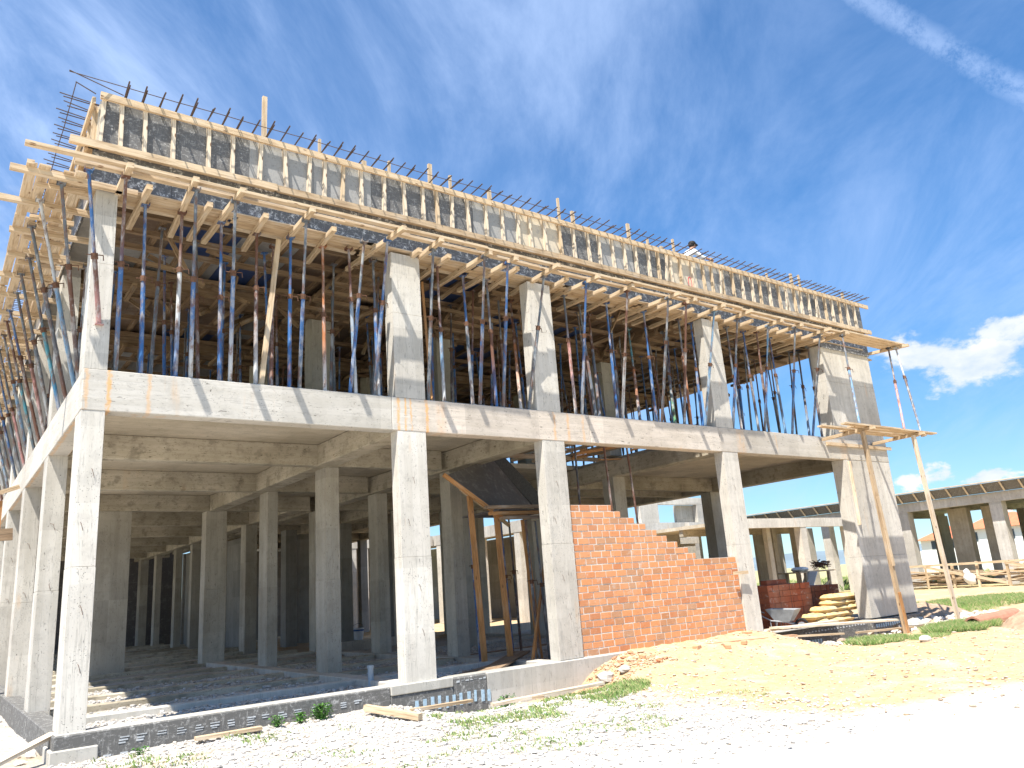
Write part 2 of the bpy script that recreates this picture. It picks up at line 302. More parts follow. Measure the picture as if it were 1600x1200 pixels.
# ------------------------------------------------------------------ mesh builder
class MB:
    def __init__(s): s.v = []; s.f = []; s.uv = []; s.mi = []; s.col = {}
    def box(s, c, size, rot=None, mi=0):
        """rot: 3x3 with columns = local axes. UV u runs along the longest side, in metres."""
        hx, hy, hz = size[0] / 2, size[1] / 2, size[2] / 2; b = len(s.v); c = Vector(c)
        loc = [(-hx, -hy, -hz), (hx, -hy, -hz), (hx, hy, -hz), (-hx, hy, -hz), (-hx, -hy, hz), (hx, -hy, hz), (hx, hy, hz), (-hx, hy, hz)]
        for p in loc: s.v.append(tuple(c + (rot @ Vector(p) if rot else Vector(p))))
        ax = max(range(3), key=lambda i: size[i])
        for q in ((0, 3, 2, 1), (4, 5, 6, 7), (0, 1, 5, 4), (1, 2, 6, 5), (2, 3, 7, 6), (3, 0, 4, 7)):
            s.f.append(tuple(b + i for i in q)); s.mi.append(mi)
            ps = [loc[i] for i in q]
            oth = [i for i in range(3) if i != ax]
            spans = [max(p[i] for p in ps) - min(p[i] for p in ps) for i in oth]
            va = oth[0] if spans[0] > spans[1] else oth[1]
            if max(p[ax] for p in ps) - min(p[ax] for p in ps) < 1e-6:
                s.uv += [(p[oth[0]] + .3, p[oth[1]] + q[0] * .13) for p in ps]
            else: s.uv += [(p[ax], p[va] + q[0] * .21) for p in ps]
        return s
    def b(s, x0, x1, y0, y1, z0, z1, mi=0):
        return s.box(((x0 + x1) / 2, (y0 + y1) / 2, (z0 + z1) / 2), (abs(x1 - x0), abs(y1 - y0), abs(z1 - z0)), None, mi)
    def bar(s, p0, p1, w_, h_, roll=0, up=(0, 0, 1), mi=0):
        p0 = Vector(p0); p1 = Vector(p1); d = p1 - p0; L = d.length; x = d / L; u = Vector(up)
        if abs(x.dot(u)) > .98: u = Vector((0, 1, 0))
        y = u.cross(x).normalized(); z = x.cross(y)
        if roll: q = Matrix.Rotation(roll, 3, x); y = q @ y; z = q @ z
        return s.box((p0 + p1) / 2, (L, w_, h_), Matrix((x, y, z)).transposed(), mi)
    def tube(s, pts, rads, n=8, cols=None, caps=True, mi=0):
        pts = [Vector(p) for p in pts]; b = len(s.v)
        for i, p in enumerate(pts):
            d = (pts[min(i + 1, len(pts) - 1)] - pts[max(i - 1, 0)]).normalized()
            u = Vector((0, 0, 1)) if abs(d.z) < .9 else Vector((1, 0, 0))
            a = d.cross(u).normalized(); c = d.cross(a)
            r = rads[i] if hasattr(rads, '__len__') else rads
            for k in range(n):
                t = 2 * math.pi * k / n; s.v.append(tuple(p + (a * math.cos(t) + c * math.sin(t)) * r))
                if cols: s.col[len(s.v) - 1] = cols[i]
        for i in range(len(pts) - 1):
            for k in range(n):
                s.f.append((b + i * n + k, b + i * n + (k + 1) % n, b + (i + 1) * n + (k + 1) % n, b + (i + 1) * n + k)); s.mi.append(mi)
                s.uv += [(0, 0)] * 4
        if caps:
            s.f.append(tuple(b + k for k in range(n))[::-1]); s.uv += [(0, 0)] * n; s.mi.append(mi)
            e = b + (len(pts) - 1) * n; s.f.append(tuple(e + k for k in range(n))); s.uv += [(0, 0)] * n; s.mi.append(mi)
        return s
    def blob(s, c, r, n=8, m=6, jit=.0, sc=(1, 1, 1), mi=0):
        b = len(s.v); c = Vector(c)
        for i in range(m + 1):
            ph = math.pi * i / m
            for k in range(n):
                t = 2 * math.pi * k / n; j = 1 + random.uniform(-jit, jit)
                s.v.append((c.x + r * sc[0] * math.sin(ph) * math.cos(t) * j, c.y + r * sc[1] * math.sin(ph) * math.sin(t) * j, c.z + r * sc[2] * math.cos(ph) * j))
        for i in range(m):
            for k in range(n):
                s.f.append((b + i * n + k, b + (i + 1) * n + k, b + (i + 1) * n + (k + 1) % n, b + i * n + (k + 1) % n)); s.uv += [(0, 0)] * 4; s.mi.append(mi)
        return s
    def poly(s, pts, mi=0):
        b = len(s.v); s.v += [tuple(p) for p in pts]; s.f.append(tuple(range(b, b + len(pts)))); s.mi.append(mi)
        s.uv += [(p[0], p[1]) for p in pts]; return s
    def prism(s, pts, d, mi=0):
        """closed outline pts extruded by vector d"""
        n = len(pts); b = len(s.v); d = Vector(d)
        s.v += [tuple(p) for p in pts] + [tuple(Vector(p) + d) for p in pts]
        s.f.append(tuple(range(b, b + n))[::-1]); s.f.append(tuple(range(b + n, b + 2 * n)))
        s.uv += [(0, 0)] * (2 * n); s.mi += [mi, mi]
        for i in range(n):
            j = (i + 1) % n; s.f.append((b + i, b + j, b + n + j, b + n + i)); s.uv += [(0, 0)] * 4; s.mi.append(mi)
        return s
    def build(s, name, mats, parent=None, label=None, bevel=0, smooth=False):
        me = bpy.data.meshes.new(name); o = bpy.data.objects.new(name, me)
        off = Vector(parent['_w']) if parent is not None else Vector((0, 0, 0))
        if parent is None and s.v:   # stand-alone mesh: origin at its base
            a = np.array(s.v); off = Vector((float(a[:, 0].mean()), float(a[:, 1].mean()), float(a[:, 2].min()))); o.location = off
        me.from_pydata([tuple(Vector(v) - off) for v in s.v], [], s.f)
        uvl = me.uv_layers.new(name='UVMap')
        uvl.data.foreach_set('uv', [c for p in s.uv for c in p])
        if not isinstance(mats, (list, tuple)): mats = [mats]
        for m in mats: me.materials.append(m)
        if len(mats) > 1: me.polygons.foreach_set('material_index', s.mi)
        if s.col:
            ca = me.color_attributes.new('Col', 'FLOAT_COLOR', 'POINT')
            for i in range(len(s.v)): ca.data[i].color = (*s.col.get(i, (.3, .3, .3)), 1)
        if smooth: me.polygons.foreach_set('use_smooth', [True] * len(me.polygons))
        me.update()
        COL.objects.link(o)
        if parent is not None: o.parent = parent
        o['_w'] = tuple(off)
        if bevel:
            bv = o.modifiers.new('bevel', 'BEVEL'); bv.width = bevel; bv.segments = 1; bv.limit_method = 'ANGLE'
        if label: o['label'] = label
        return o
def thing(name, loc, label, cat, group=None):
    o = bpy.data.objects.new(name, None); COL.objects.link(o); o.location = loc; o.empty_display_size = .3
    o['_w'] = tuple(loc); o['label'] = label; o['category'] = cat
    if group: o['group'] = group
    return o
def tag(o, label, cat, group=None):
    o['label'] = label; o['category'] = cat
    if group: o['group'] = group
    return o
def J(a): return random.uniform(-a, a)

# ------------------------------------------------------------------ ground
def smooth(a, b, x):
    t = np.clip((x - a) / (b - a), 0, 1); return t * t * (3 - 2 * t)
_tab = rng.random((256, 256))
def vn(x, y):
    xi = np.floor(x).astype(int); yi = np.floor(y).astype(int); fx = x - xi; fy = y - yi
    fx = fx * fx * (3 - 2 * fx); fy = fy * fy * (3 - 2 * fy)
    g = lambda a, b: _tab[a % 256, b % 256]
    return (g(xi, yi) * (1 - fx) + g(xi + 1, yi) * fx) * (1 - fy) + (g(xi, yi + 1) * (1 - fx) + g(xi + 1, yi + 1) * fx) * fy
def fbm(x, y, o=4):
    r = 0; a = .5
    for i in range(o): r = r + a * vn(x * 2 ** i + 17 * i, y * 2 ** i + 31 * i); a *= .5
    return r
def inside(x, y):
    return ((y > .3) & (x > .25) & (x < 23.2) & (y < 13.2)) | ((x > .25) & (x < 9.4) & (y >= 13.2) & (y < 40))
def height(x, y):
    x = np.asarray(x, float); y = np.asarray(y, float)
    h = -.42 + .10 * (fbm(x * .5, y * .5) - .45) + .05 * (fbm(x * 2.3, y * 2.3) - .45)
    h = h + .12 * smooth(-.5, 3, x) * (1 - smooth(4.5, 6.5, x)) * smooth(-2.2, 0, y)
    h = h - .26 * smooth(4.8, 6.6, x) * (1 - smooth(9, 10, x)) * smooth(-2, -.4, y)
    heap = smooth(8.9, 11.2, x - .25 * y) * (1 - smooth(15, 16.4, x)) * smooth(-3.0, -.2, y)
    h = h + .44 * heap
    h = h - .30 * smooth(16, 17, x) * (1 - smooth(22, 23.4, x)) * smooth(-1.1, -.5, y)
    h = h + .06 * (fbm(x * 5, y * 5, 3) - .45) * smooth(-9, -7, y)
    for off in (0.0, 1.7):
        dd = (y + 6.3 + off + .28 * (x - 3.9)); h = h - .035 * np.exp(-(dd / .16) ** 2) * (.6 + .8 * fbm(x * 3, y * 3)) * smooth(4, 7, x)
    h = h + .05 * (fbm(x * 3.1 + 9, y * 3.1, 4) - .45) * smooth(8, 9.5, x)
    ins = inside(x, y)
    h = np.where(ins, -.17 + .10 * (fbm(x * 1.1, y * 1.1) - .45) + .05 * (fbm(x * 5, y * 5, 3) - .45), h)
    far = smooth(30, 60, np.hypot(x - 5, y))
    return h * (1 - far) + (-.35) * far
def hz(x, y): return float(height(x, y))
def axis(segs):
    out = []
    for a, b, st in segs: out += list(np.arange(a, b, st))
    out.append(segs[-1][1]); return np.array(out)
gx = axis([(-3000, -400, 650), (-400, -60, 85), (-60, -14, 6), (-14, -3, .6), (-3, 25, .14), (25, 60, .7), (60, 200, 12), (200, 800, 100), (800, 4000, 800)])
gy = axis([(-1500, -200, 325), (-200, -30, 34), (-30, -13, 2), (-13, 4, .14), (4, 14, .3), (14, 60, .9), (60, 200, 14), (200, 1000, 100), (1000, 4000, 750)])
GX, GY = np.meshgrid(gx, gy); GZ = height(GX, GY)
nx, ny = len(gx), len(gy)
GV = np.stack([GX.ravel(), GY.ravel(), GZ.ravel()], 1)
idx = np.arange(nx * ny).reshape(ny, nx)
GF = np.stack([idx[:-1, :-1].ravel(), idx[:-1, 1:].ravel(), idx[1:, 1:].ravel(), idx[1:, :-1].ravel()], 1)
me = bpy.data.meshes.new('ground'); me.from_pydata(GV.tolist(), [], GF.tolist())
# albedo zones: white crushed stone, yellow sand, pale compacted road, grey gravel fill indoors, grass field far off
X, Y = GX.ravel(), GY.ravel(); nz = (fbm(X * .8, Y * .8) - .45) * 2.2
gravel = np.array([.47, .445, .41]); sand = np.array([.54, .40, .235]); road = np.array([.64, .61, .56]); fill = np.array([.43, .415, .39]); field = np.array([.42, .40, .20])
msand = smooth(7.6, 8.8, X + .25 * (Y + 2) * (Y > -3) + nz * 1.3)
mroad = smooth(-.35, .5, -(Y + 5.55 + .30 * (X - 3.9)) + nz * .7)
col = gravel[None] * (1 - msand[:, None]) + sand[None] * msand[:, None]
mp = smooth(.2, .6, nz)[:, None] * .65 * (1 - msand[:, None]); col = col * (1 - mp) + np.array([.46, .36, .24]) * mp
ms2 = (smooth(.25, .7, (fbm(X * 1.9 + 5, Y * 1.9) - .4) * 2.4) * msand)[:, None] * .45; col = col * (1 - ms2) + np.array([.58, .50, .40]) * ms2
col = col * (1 - mroad[:, None]) + road[None] * mroad[:, None]
mf = smooth(34, 60, np.hypot(X - 5, Y))[:, None]; col = col * (1 - mf) + field[None] * mf
ins = inside(X, Y)[:, None]; col = np.where(ins, fill[None], col)
ca = me.color_attributes.new('Col', 'FLOAT_COLOR', 'POINT')
ca.data.foreach_set('color', np.concatenate([col, np.ones((len(col), 1))], 1).ravel())
me.polygons.foreach_set('use_smooth', [True] * len(me.polygons))
g = bpy.data.objects.new('ground', me); COL.objects.link(g); g['kind'] = 'structure'
m, t, b = newmat('ground'); a = t.node('ShaderNodeAttribute', attribute_name='Col').outputs[0]
oc = t.node('ShaderNodeTexCoord').outputs['Object']
n1 = t.noise(oc, 3, 8, .7); n2 = t.noise(oc, 22, 6, .75); vo = t.voro(oc, 16, 'Color'); vd = t.voro(oc, 16)
col_ = t.mix(t.math('MULTIPLY', t.step(n2, .48, .72), .5), a, t.mix(1, a, (.66, .62, .56, 1), 'MULTIPLY'))
col_ = t.mix(t.math('MULTIPLY', t.step(n1, .42, .68), .5), col_, t.mix(1, col_, (.92, .76, .58, 1), 'MULTIPLY'))
sepc = t.node('ShaderNodeSeparateColor'); t.set(sepc, 0, vo)
col_ = t.mix(t.math('MULTIPLY', t.step(sepc.outputs[0], .55, .95), .4), col_, t.mix(1, col_, (.6, .58, .56, 1), 'MULTIPLY'))
t.set(b, 'Base Color', col_); t.set(b, 'Roughness', .95)
bump(t, b, t.math('ADD', n2, t.math('MULTIPLY', vd, .6)), .8, .03)
me.materials.append(m)

# ------------------------------------------------------------------ the concrete frame
Bd = thing('concrete_building', (0, 0, 0), 'unfinished two storey concrete frame building with formwork props upstairs', 'building')
ZB, ZT, ZC = 4.6, 5.26, 8.33
def column(x, y, w_, d, z0, z1, mat='conc', seam=2.3, lab=None):
    mb = MB(); zs = z0 + seam + J(.15)
    mb.b(x, x + w_, y, y + d, z0, zs); mb.b(x + .004, x + w_ - .004, y + .004, y + d - .004, zs + .006, z1)
    mb.b(x + .012, x + w_ - .012, y + .012, y + d - .012, zs, zs + .006)
    return mb.build('column', M[mat], Bd, lab, .012)
# lower front row, corner to end wall
column(0, 0, .34, .58, 0, ZB); column(5.41, 0, .63, .30, 0, ZB); column(8.97, 0, .63, .32, 0, ZB); column(15.05, 0, .63, .30, 0, ZB)
column(20.78, 0, 2.67, .42, -.1, ZB, 'conc', 1.75, 'broad wall-like end column')
for y in (4.0, 8.35, 12.86, 17.4, 21.9, 26.3, 30.8, 35.2, 39.3): column(0, y, .35, .6, -.2, ZB)
inn = [(5.76, 4.3, .34, .65), (5.83, 8.5, .29, .7), (5.42, 13.1, .66, .5), (2.0, 13.1, 1.23, .5), (9.2, 4.3, .36, .5), (9.2, 8.55, .36, .6),
       (15.1, 4.3, .5, .5), (15.1, 8.55, .5, .5), (22.85, 7.0, .6, .5), (22.85, 12.7, .6, .5), (12.1, 8.55, .5, .5), (12.1, 12.7, .6, .5), (14.33, 13.0, .29, .45), (15.84, 13.0, .29, .6), (17.1, 17.5, .4, .4), (17.1, 22, .4, .4), (17.1, 26.4, .4, .4), (12.0, 17.5, .5, .5), (13.9, 17.4, .5, .5), (12.0, 22, .5, .5), (14, 22, .5, .5), (11.9, 26.5, .5, .5), (14.0, 26.4, .5, .5), (10.6, 20, .5, .6), (9.1, 13.1, .4, .6)]
for r_ in inn: column(r_[0], r_[1], r_[2], r_[3], -.2, ZB, 'conc_col_in' if r_[1] < 14 else 'conc_far_shade')
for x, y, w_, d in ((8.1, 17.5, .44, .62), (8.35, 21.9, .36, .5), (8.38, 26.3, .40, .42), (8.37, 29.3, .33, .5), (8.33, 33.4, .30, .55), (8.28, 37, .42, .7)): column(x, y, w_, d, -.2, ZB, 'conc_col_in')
# first floor beams (edge beams stand a few millimetres proud of the columns)
def beam(x0, x1, y0, y1, z0, z1, mat='conc_in', lab=None, bev=.012):
    return MB().b(x0, x1, y0, y1, z0, z1).build('beam', M[mat], Bd, lab, bev)
for a_, c_ in ((-.004, 5.3), (5.304, 10.4), (10.404, 15.0), (15.004, 23.454)): beam(a_, c_, -.004, .304, ZB, ZT, 'conc_beam')
beam(.0, .346, .308, 40, ZB, ZT, 'conc_beam', 'edge beam along the left side')
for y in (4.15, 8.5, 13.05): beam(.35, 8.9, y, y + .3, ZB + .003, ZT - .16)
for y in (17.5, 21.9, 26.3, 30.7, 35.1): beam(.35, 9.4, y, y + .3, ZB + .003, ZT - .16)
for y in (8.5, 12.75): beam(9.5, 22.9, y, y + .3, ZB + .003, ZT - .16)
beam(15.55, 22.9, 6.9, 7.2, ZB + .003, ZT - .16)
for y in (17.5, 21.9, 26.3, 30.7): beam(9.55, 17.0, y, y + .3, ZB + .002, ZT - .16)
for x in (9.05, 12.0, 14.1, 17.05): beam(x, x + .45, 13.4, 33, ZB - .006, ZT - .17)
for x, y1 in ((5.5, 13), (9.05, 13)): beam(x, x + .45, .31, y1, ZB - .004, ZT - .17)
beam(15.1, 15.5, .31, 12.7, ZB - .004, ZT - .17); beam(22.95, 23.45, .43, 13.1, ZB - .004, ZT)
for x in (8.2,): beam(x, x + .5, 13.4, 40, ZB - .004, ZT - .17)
sb = MB(); sb.b(.35, 9.5, .31, 40, ZT - .155, ZT - .006); sb.b(15.5, 22.94, .31, 13, ZT - .156, ZT - .007); sb.b(9.51, 17.4, 13.01, 33, ZT - .158, ZT - .009); sb.b(9.51, 15.49, 6.2, 13, ZT - .157, ZT - .008)
sb.build('floor_slab', M['soffit'], Bd)
# upper columns
for (x, w_) in ((.0, .33), (5.39, .67), (8.9, .67), (14.95, .70)): column(x, .002, w_, .32 if x else .5, ZT + .002, ZC, 'conc', 1.75)
column(20.6, .002, 2.8, .42, ZT + .002, ZC - .05, 'conc', 1.9)
for y in (4.0, 8.35, 12.86, 17.4, 21.9, 26.3): column(.002, y, .34, .55, ZT + .002, ZC, 'conc', 1.75)
for x in (5.45, 9.0, 15.1):
    for y in (4.3, 8.6, 12.8): column(x, y, .5, .5, ZT + .002, ZC + .2, 'conc_col_in')
column(22.9, 12.7, .5, .5, ZT + .002, ZC, 'conc_col_in')
rs = MB(); rs.b(.12, 23.3, .12, 13.2, 8.92, 9.06); rs.b(.12, 17.5, 13.21, 40, 8.92, 9.06); rs.build('roof_slab', M['conc'], Bd)
# plinth walls
def plinth(x0, x1, y0, y1, z0, z1, mat, lab=None): return MB().b(x0, x1, y0, y1, z0, z1).build('plinth', M[mat], Bd, lab, .015)
plinth(-.06, 5.06, -.06, .26, -1, -.02, 'bitumen', 'black bitumen coated plinth wall'); plinth(6.36, 7.1, -.055, .26, -1.1, -.03, 'bitumen', 'black bitumen coated plinth wall by the second column')
plinth(-.03, 5.04, -.03, .25, -.3, .0, 'conc_dirty'); 
plinth(5.07, 6.35, -.075, .30, -.17, .0, 'conc_dirty', 'pale concrete pad under the second column'); plinth(5.065, 6.355, -.058, .26, -1.1, -.172, 'bitumen', 'black bitumen coated plinth wall')
plinth(7.11, 15.9, -.045, .30, -1.1, -.015, 'conc_dirty'); plinth(-.06, .26, .3, 40, -1, -.02, 'bitumen')
plinth(-.10, .50, -.10, .62, -.9, -.20, 'conc_dirty', 'footing under the corner column')
plinth(15.91, 23.5, .05, .31, -1.2, -.12, 'bitumen', 'black bitumen coated plinth wall by the brick stacks'); plinth(20.6, 23.6, -.07, .45, -1.2, -.14, 'bitumen')
plinth(6.38, 15.9, .0, .24, -.2, .0, 'conc_dirty')
for y in (2.3, 4.15, 6.3, 8.5, 10.8, 13.05): plinth(.27, 9, y, y + .24, -.8, -.07 + J(.02), 'conc_in' if y > 3 else 'conc_dirty')
for y in (15.3, 17.6, 19.8, 22, 24.2, 26.4, 28.6, 30.8, 33, 35.2): plinth(.27, 9.3, y, y + .24, -.8, -.08 + J(.02), 'conc_in')
plinth(5.5, 5.9, .27, 13, -.8, -.04, 'conc_dirty'); plinth(9.05, 9.4, .33, 13, -.8, -.05, 'conc_dirty'); plinth(15.15, 15.45, .33, 13, -.8, -.055, 'conc_dirty')
plinth(9.41, 15.1, 4.2, 4.5, -.8, -.07, 'conc_dirty'); plinth(9.41, 22.9, 8.6, 8.9, -.8, -.06, 'conc_dirty'); plinth(15.9, 22.8, 4.3, 4.6, -.8, -.07, 'conc_dirty')
# adhesive dabs on the plinth
def DB(n, *a): MB().b(*a).build(n, M['dab' if n == 'adhesive_strip' else 'dab_w'], Bd)
for i in range(11): x = 5.55 + .155 * i + J(.01); DB('adhesive_strip', x, x + .06 + J(.012), -.068, -.05, -.50 + J(.02), -.30 + J(.02))
for i in range(8): x = 17.2 + i * .13; DB('adhesive_strip', x, x + .07, .03, .052, -.60, -.42)
for i in range(22): x = 20.8 + i * .125; DB('adhesive_strip', x, x + .07, -.08, -.068, -.36 + J(.01), -.26 + J(.01))
for i in range(15):
    x = .75 + i * .26 + J(.03)
    for k in range(random.choice([2, 3, 3, 4])): DB('adhesive_dab', x + J(.01), x + .11 + J(.03), -.067, -.055, -.16 - k * .035 + J(.006), -.145 - k * .035)
for i in range(6): x = .35 + i * .22; DB('adhesive_dab', x, x + .1, -.068, -.055, -.375, -.35)
for i in range(7): x = 6.42 + i * .1; DB('adhesive_dab', x, x + .06 + J(.01), -.062, -.05, -.10 + J(.02), -.085 + J(.01))
for i in range(20): x = 17.5 + i * .15; DB('adhesive_dab', x, x + .06, .043, .052, -.24 + J(.01), -.2 + J(.01))
# wall ends of the courtyard stairwell, and the dark back walls
MB().b(.36, 10.6, 38.6, 38.8, -.3, 8.6).build('back_wall', M['ply_stair_and_shade'], Bd)  # dark plywood colour here paints in the deep shade closing the wing
MB().b(12.9, 13.5, 20.2, 20.4, -.3, 4.6).build('back_wall', M['conc_far_shade'], Bd); MB().b(9.6, 14.6, 32.8, 33, -.3, 4.6).build('back_wall', M['conc_far_shade'], Bd)
MB().b(9.7, 9.9, 22, 32.7, -.3, 4.6).build('back_wall', M['conc_far_shade'], Bd); MB().b(10.4, 12.0, 30, 30.2, -.3, 4.6).build('back_wall', M['conc_far_shade'], Bd)
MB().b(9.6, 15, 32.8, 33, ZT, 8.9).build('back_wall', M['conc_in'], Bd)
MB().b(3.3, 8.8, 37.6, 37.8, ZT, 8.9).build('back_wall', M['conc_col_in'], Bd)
# tie wires and chips on the column faces
for cx, w_ in ((.02, .3), (5.45, .55), (9.0, .55), (15.1, .5)):
    for z in (.9, 1.7, 2.9, 3.7):
        x = cx + w_ * (.4 + J(.2)); MB().tube([(x, .0, z), (x + .01, -.02, z - .02), (x + .04, -.012, z - .13)], .0035, 4).build('tie_wire', M['rust'], Bd)
for y in (4.0, 8.35, 12.86):
    for z in (2.2, 3.3): MB().tube([(.17 + J(.05), y, z), (.18, y - .02, z - .02), (.21, y - .012, z - .13)], .0035, 4).build('tie_wire', M['rust'], Bd)

# ------------------------------------------------------------------ steel props
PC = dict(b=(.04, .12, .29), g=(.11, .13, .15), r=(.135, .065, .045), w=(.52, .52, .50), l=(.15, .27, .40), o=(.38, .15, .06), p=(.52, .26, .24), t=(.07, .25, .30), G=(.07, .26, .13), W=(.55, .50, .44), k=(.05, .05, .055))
NAMEC = dict(b='blue', g='grey-blue', r='dark red', w='whitish', l='light blue', o='rusty orange', p='pinkish', t='teal', G='green', W='cream', k='near-black')
def lerp(a, b, t): return tuple(a[i] * (1 - t) + b[i] * t for i in range(3))
def prop(p0, p1, cols, label, group, join=None, rich=True, r=.037):
    p0 = Vector(p0); p1 = Vector(p1); d = (p1 - p0); L = d.length; u = d / L
    T = thing('steel_prop', p0, label, 'prop', group)
    j = join if join else random.uniform(.50, .66)
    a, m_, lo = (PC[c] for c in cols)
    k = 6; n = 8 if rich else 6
    o = MB(); o.tube([p0 + u * .012 + u * (j * L * i / k) for i in range(k + 1)], r, n, [lerp(lo, m_, min(1, max(0, (i / k - .12) * 2.0))) for i in range(k + 1)])  # pale lower ends: part cement splash, part sunlight painted into the tube colour
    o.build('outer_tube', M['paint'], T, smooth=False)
    i_ = MB(); i_.tube([p0 + u * (j * L - .03), p0 + u * (j * L + .4 * (1 - j) * L), p1 - u * .008], r * .73, n, [lerp(a, m_, .3), a, a])
    i_.build('inner_tube', M['paint'], T)
    c = MB(); c.tube([p0 + u * (j * L - .05), p0 + u * (j * L + .045)], r * 1.4, n)
    side = u.cross(Vector((0, 1, 0))).normalized(); q = p0 + u * (j * L + .02)
    side = (Matrix.Rotation(random.uniform(-.6, .6), 3, u) @ side)
    c.tube([q - side * .14, q + side * .12], .009, 5); c.tube([q - side * .14, q - side * .15 - Vector((0, 0, .09))], .008, 5)
    c.build('collar', M['rust'], T)
    h = MB(); h.bar(p1 - Vector((0, 0, .008)), p1, .13, .13); 
    hh = .035 if rich else 0
    if rich:
        h.b(p1.x - .065, p1.x - .058, p1.y - .065, p1.y + .065, p1.z - .008, p1.z + .05); h.b(p1.x + .058, p1.x + .065, p1.y - .065, p1.y + .065, p1.z - .008, p1.z + .05)
    for i in range(len(h.v)): h.col[i] = a
    h.build('head_plate', M['paint'], T)
    if rich:
        f = MB(); f.b(p0.x - .06, p0.x + .06, p0.y - .06, p0.y + .06, p0.z, p0.z + .012)
        for i in range(len(f.v)): f.col[i] = lo
        f.build('foot_plate', M['paint'], T)
    return T
ORD = 'first second third fourth fifth sixth seventh eighth ninth tenth eleventh twelfth thirteenth fourteenth fifteenth sixteenth seventeenth eighteenth nineteenth twentieth'.split()
def cdesc(c):
    a, m_, lo = (NAMEC[x] for x in c)
    if a == m_ == lo: return a
    if m_ == a: return f'{a} {lo}-footed'
    return f'{m_} {a}-topped'
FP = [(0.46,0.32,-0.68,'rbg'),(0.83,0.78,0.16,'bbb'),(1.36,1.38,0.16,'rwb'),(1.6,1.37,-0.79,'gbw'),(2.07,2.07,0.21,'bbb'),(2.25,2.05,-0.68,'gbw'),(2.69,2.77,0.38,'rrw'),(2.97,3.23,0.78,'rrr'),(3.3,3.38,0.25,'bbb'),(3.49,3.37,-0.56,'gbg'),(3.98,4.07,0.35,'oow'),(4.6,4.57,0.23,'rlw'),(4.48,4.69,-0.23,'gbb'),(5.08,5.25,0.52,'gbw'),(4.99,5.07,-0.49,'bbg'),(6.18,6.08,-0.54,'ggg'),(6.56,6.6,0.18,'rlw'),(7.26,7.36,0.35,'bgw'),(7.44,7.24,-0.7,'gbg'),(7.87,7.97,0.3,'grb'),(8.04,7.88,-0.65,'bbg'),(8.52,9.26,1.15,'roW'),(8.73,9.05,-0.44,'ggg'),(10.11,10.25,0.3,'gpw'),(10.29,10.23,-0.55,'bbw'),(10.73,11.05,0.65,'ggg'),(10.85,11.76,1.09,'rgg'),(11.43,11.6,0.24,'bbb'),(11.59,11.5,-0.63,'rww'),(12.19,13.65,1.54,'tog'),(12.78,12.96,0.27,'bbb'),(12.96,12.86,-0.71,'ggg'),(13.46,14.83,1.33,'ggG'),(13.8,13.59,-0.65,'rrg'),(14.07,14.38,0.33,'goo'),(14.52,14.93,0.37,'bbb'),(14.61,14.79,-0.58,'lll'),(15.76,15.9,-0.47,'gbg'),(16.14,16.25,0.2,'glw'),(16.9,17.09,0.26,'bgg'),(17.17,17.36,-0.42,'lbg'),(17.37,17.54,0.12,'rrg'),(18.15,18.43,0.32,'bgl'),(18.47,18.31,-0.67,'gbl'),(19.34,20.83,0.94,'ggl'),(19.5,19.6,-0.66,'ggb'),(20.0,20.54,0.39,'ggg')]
FP.sort()
bays = [(0, 5.3, 'of the first bay'), (5.3, 8.8, 'of the second bay'), (8.8, 14.95, 'of the third bay'), (14.95, 30, 'of the last bay')]
GF_ = 'steel props along the front edge of the upper floor'
outer = []
for a_, b_, nm in bays:
    k = 0
    for x0, x1, y1, c in [p for p in FP if a_ <= p[0] < b_]:
        kind = 'leaning outward' if y1 < -.3 else 'under the soffit'
        k += 1; o_ = ORD[k - 1]
        if y1 < -.3: outer.append(x1)
        z1 = 8.292 if y1 < -.2 else (8.295 if y1 < .7 else 8.29)
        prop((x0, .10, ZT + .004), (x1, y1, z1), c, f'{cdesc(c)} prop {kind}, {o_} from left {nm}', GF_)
# props on the left edge, leaning out
GL = 'steel props along the left edge of the upper floor'
LP = [((.14, 1.45), (-.50, .0), 'grg'), ((.13, 1.75), (-.72, .75), 'wll'), ((.13, 2.75), (-.74, 1.85), 'ggr'), ((.13, 3.65), (-.64, 3.3), 'gtb'), ((.13, 5.0), (-.70, 4.2), 'ggw'), ((.13, 6.0), (-.68, 5.3), 'gpw'), ((.13, 6.9), (-.72, 6.5), 'brr'),
      ((.13, 7.9), (-.72, 7.3), 'rtg'), ((.13, 9.2), (-.70, 8.4), 'glg'), ((.13, 10.2), (-.72, 9.6), 'gpp'), ((.13, 11.2), (-.70, 10.8), 'bgg'), ((.13, 12.4), (-.72, 12.0), 'bbg'), ((.13, 13.6), (-.7, 13.2), 'ggr'), ((.13, 14.8), (-.7, 14.5), 'bll'), ((.13, 16.0), (-.7, 15.8), 'ggw'), ((.13, 17.2), (-.7, 17.0), 'rrr')]
for k, (a_, c_, cc) in enumerate(LP):
    prop((a_[0], a_[1], ZT + .004), (c_[0], c_[1], 8.29), cc, f'{cdesc(cc)} outward leaning prop on the left edge, {ORD[k]} back from the corner', GL)
for k, (y, cc) in enumerate(((1.0, 'bbb'), (1.6, 'ggt'), (2.2, 'bbt'), (3.2, 'ggg'), (5.3, 'bbg'), (6.7, 'gbb'), (8.0, 'kkg'), (10, 'bbb'), (11.6, 'ggg'), (14, 'bbb'))):
    prop((.30, y, ZT + .004), (.34, y + .1, 8.29), cc, f'{cdesc(cc)} upright prop inside the left edge, {ORD[k]} from the corner', GL)
prop((.17, -.012, 5.98), (-.20, -.62, 8.29), 'brp', 'red prop braced against the face of the corner column, leaning out', 'steel props braced against the columns', .45)
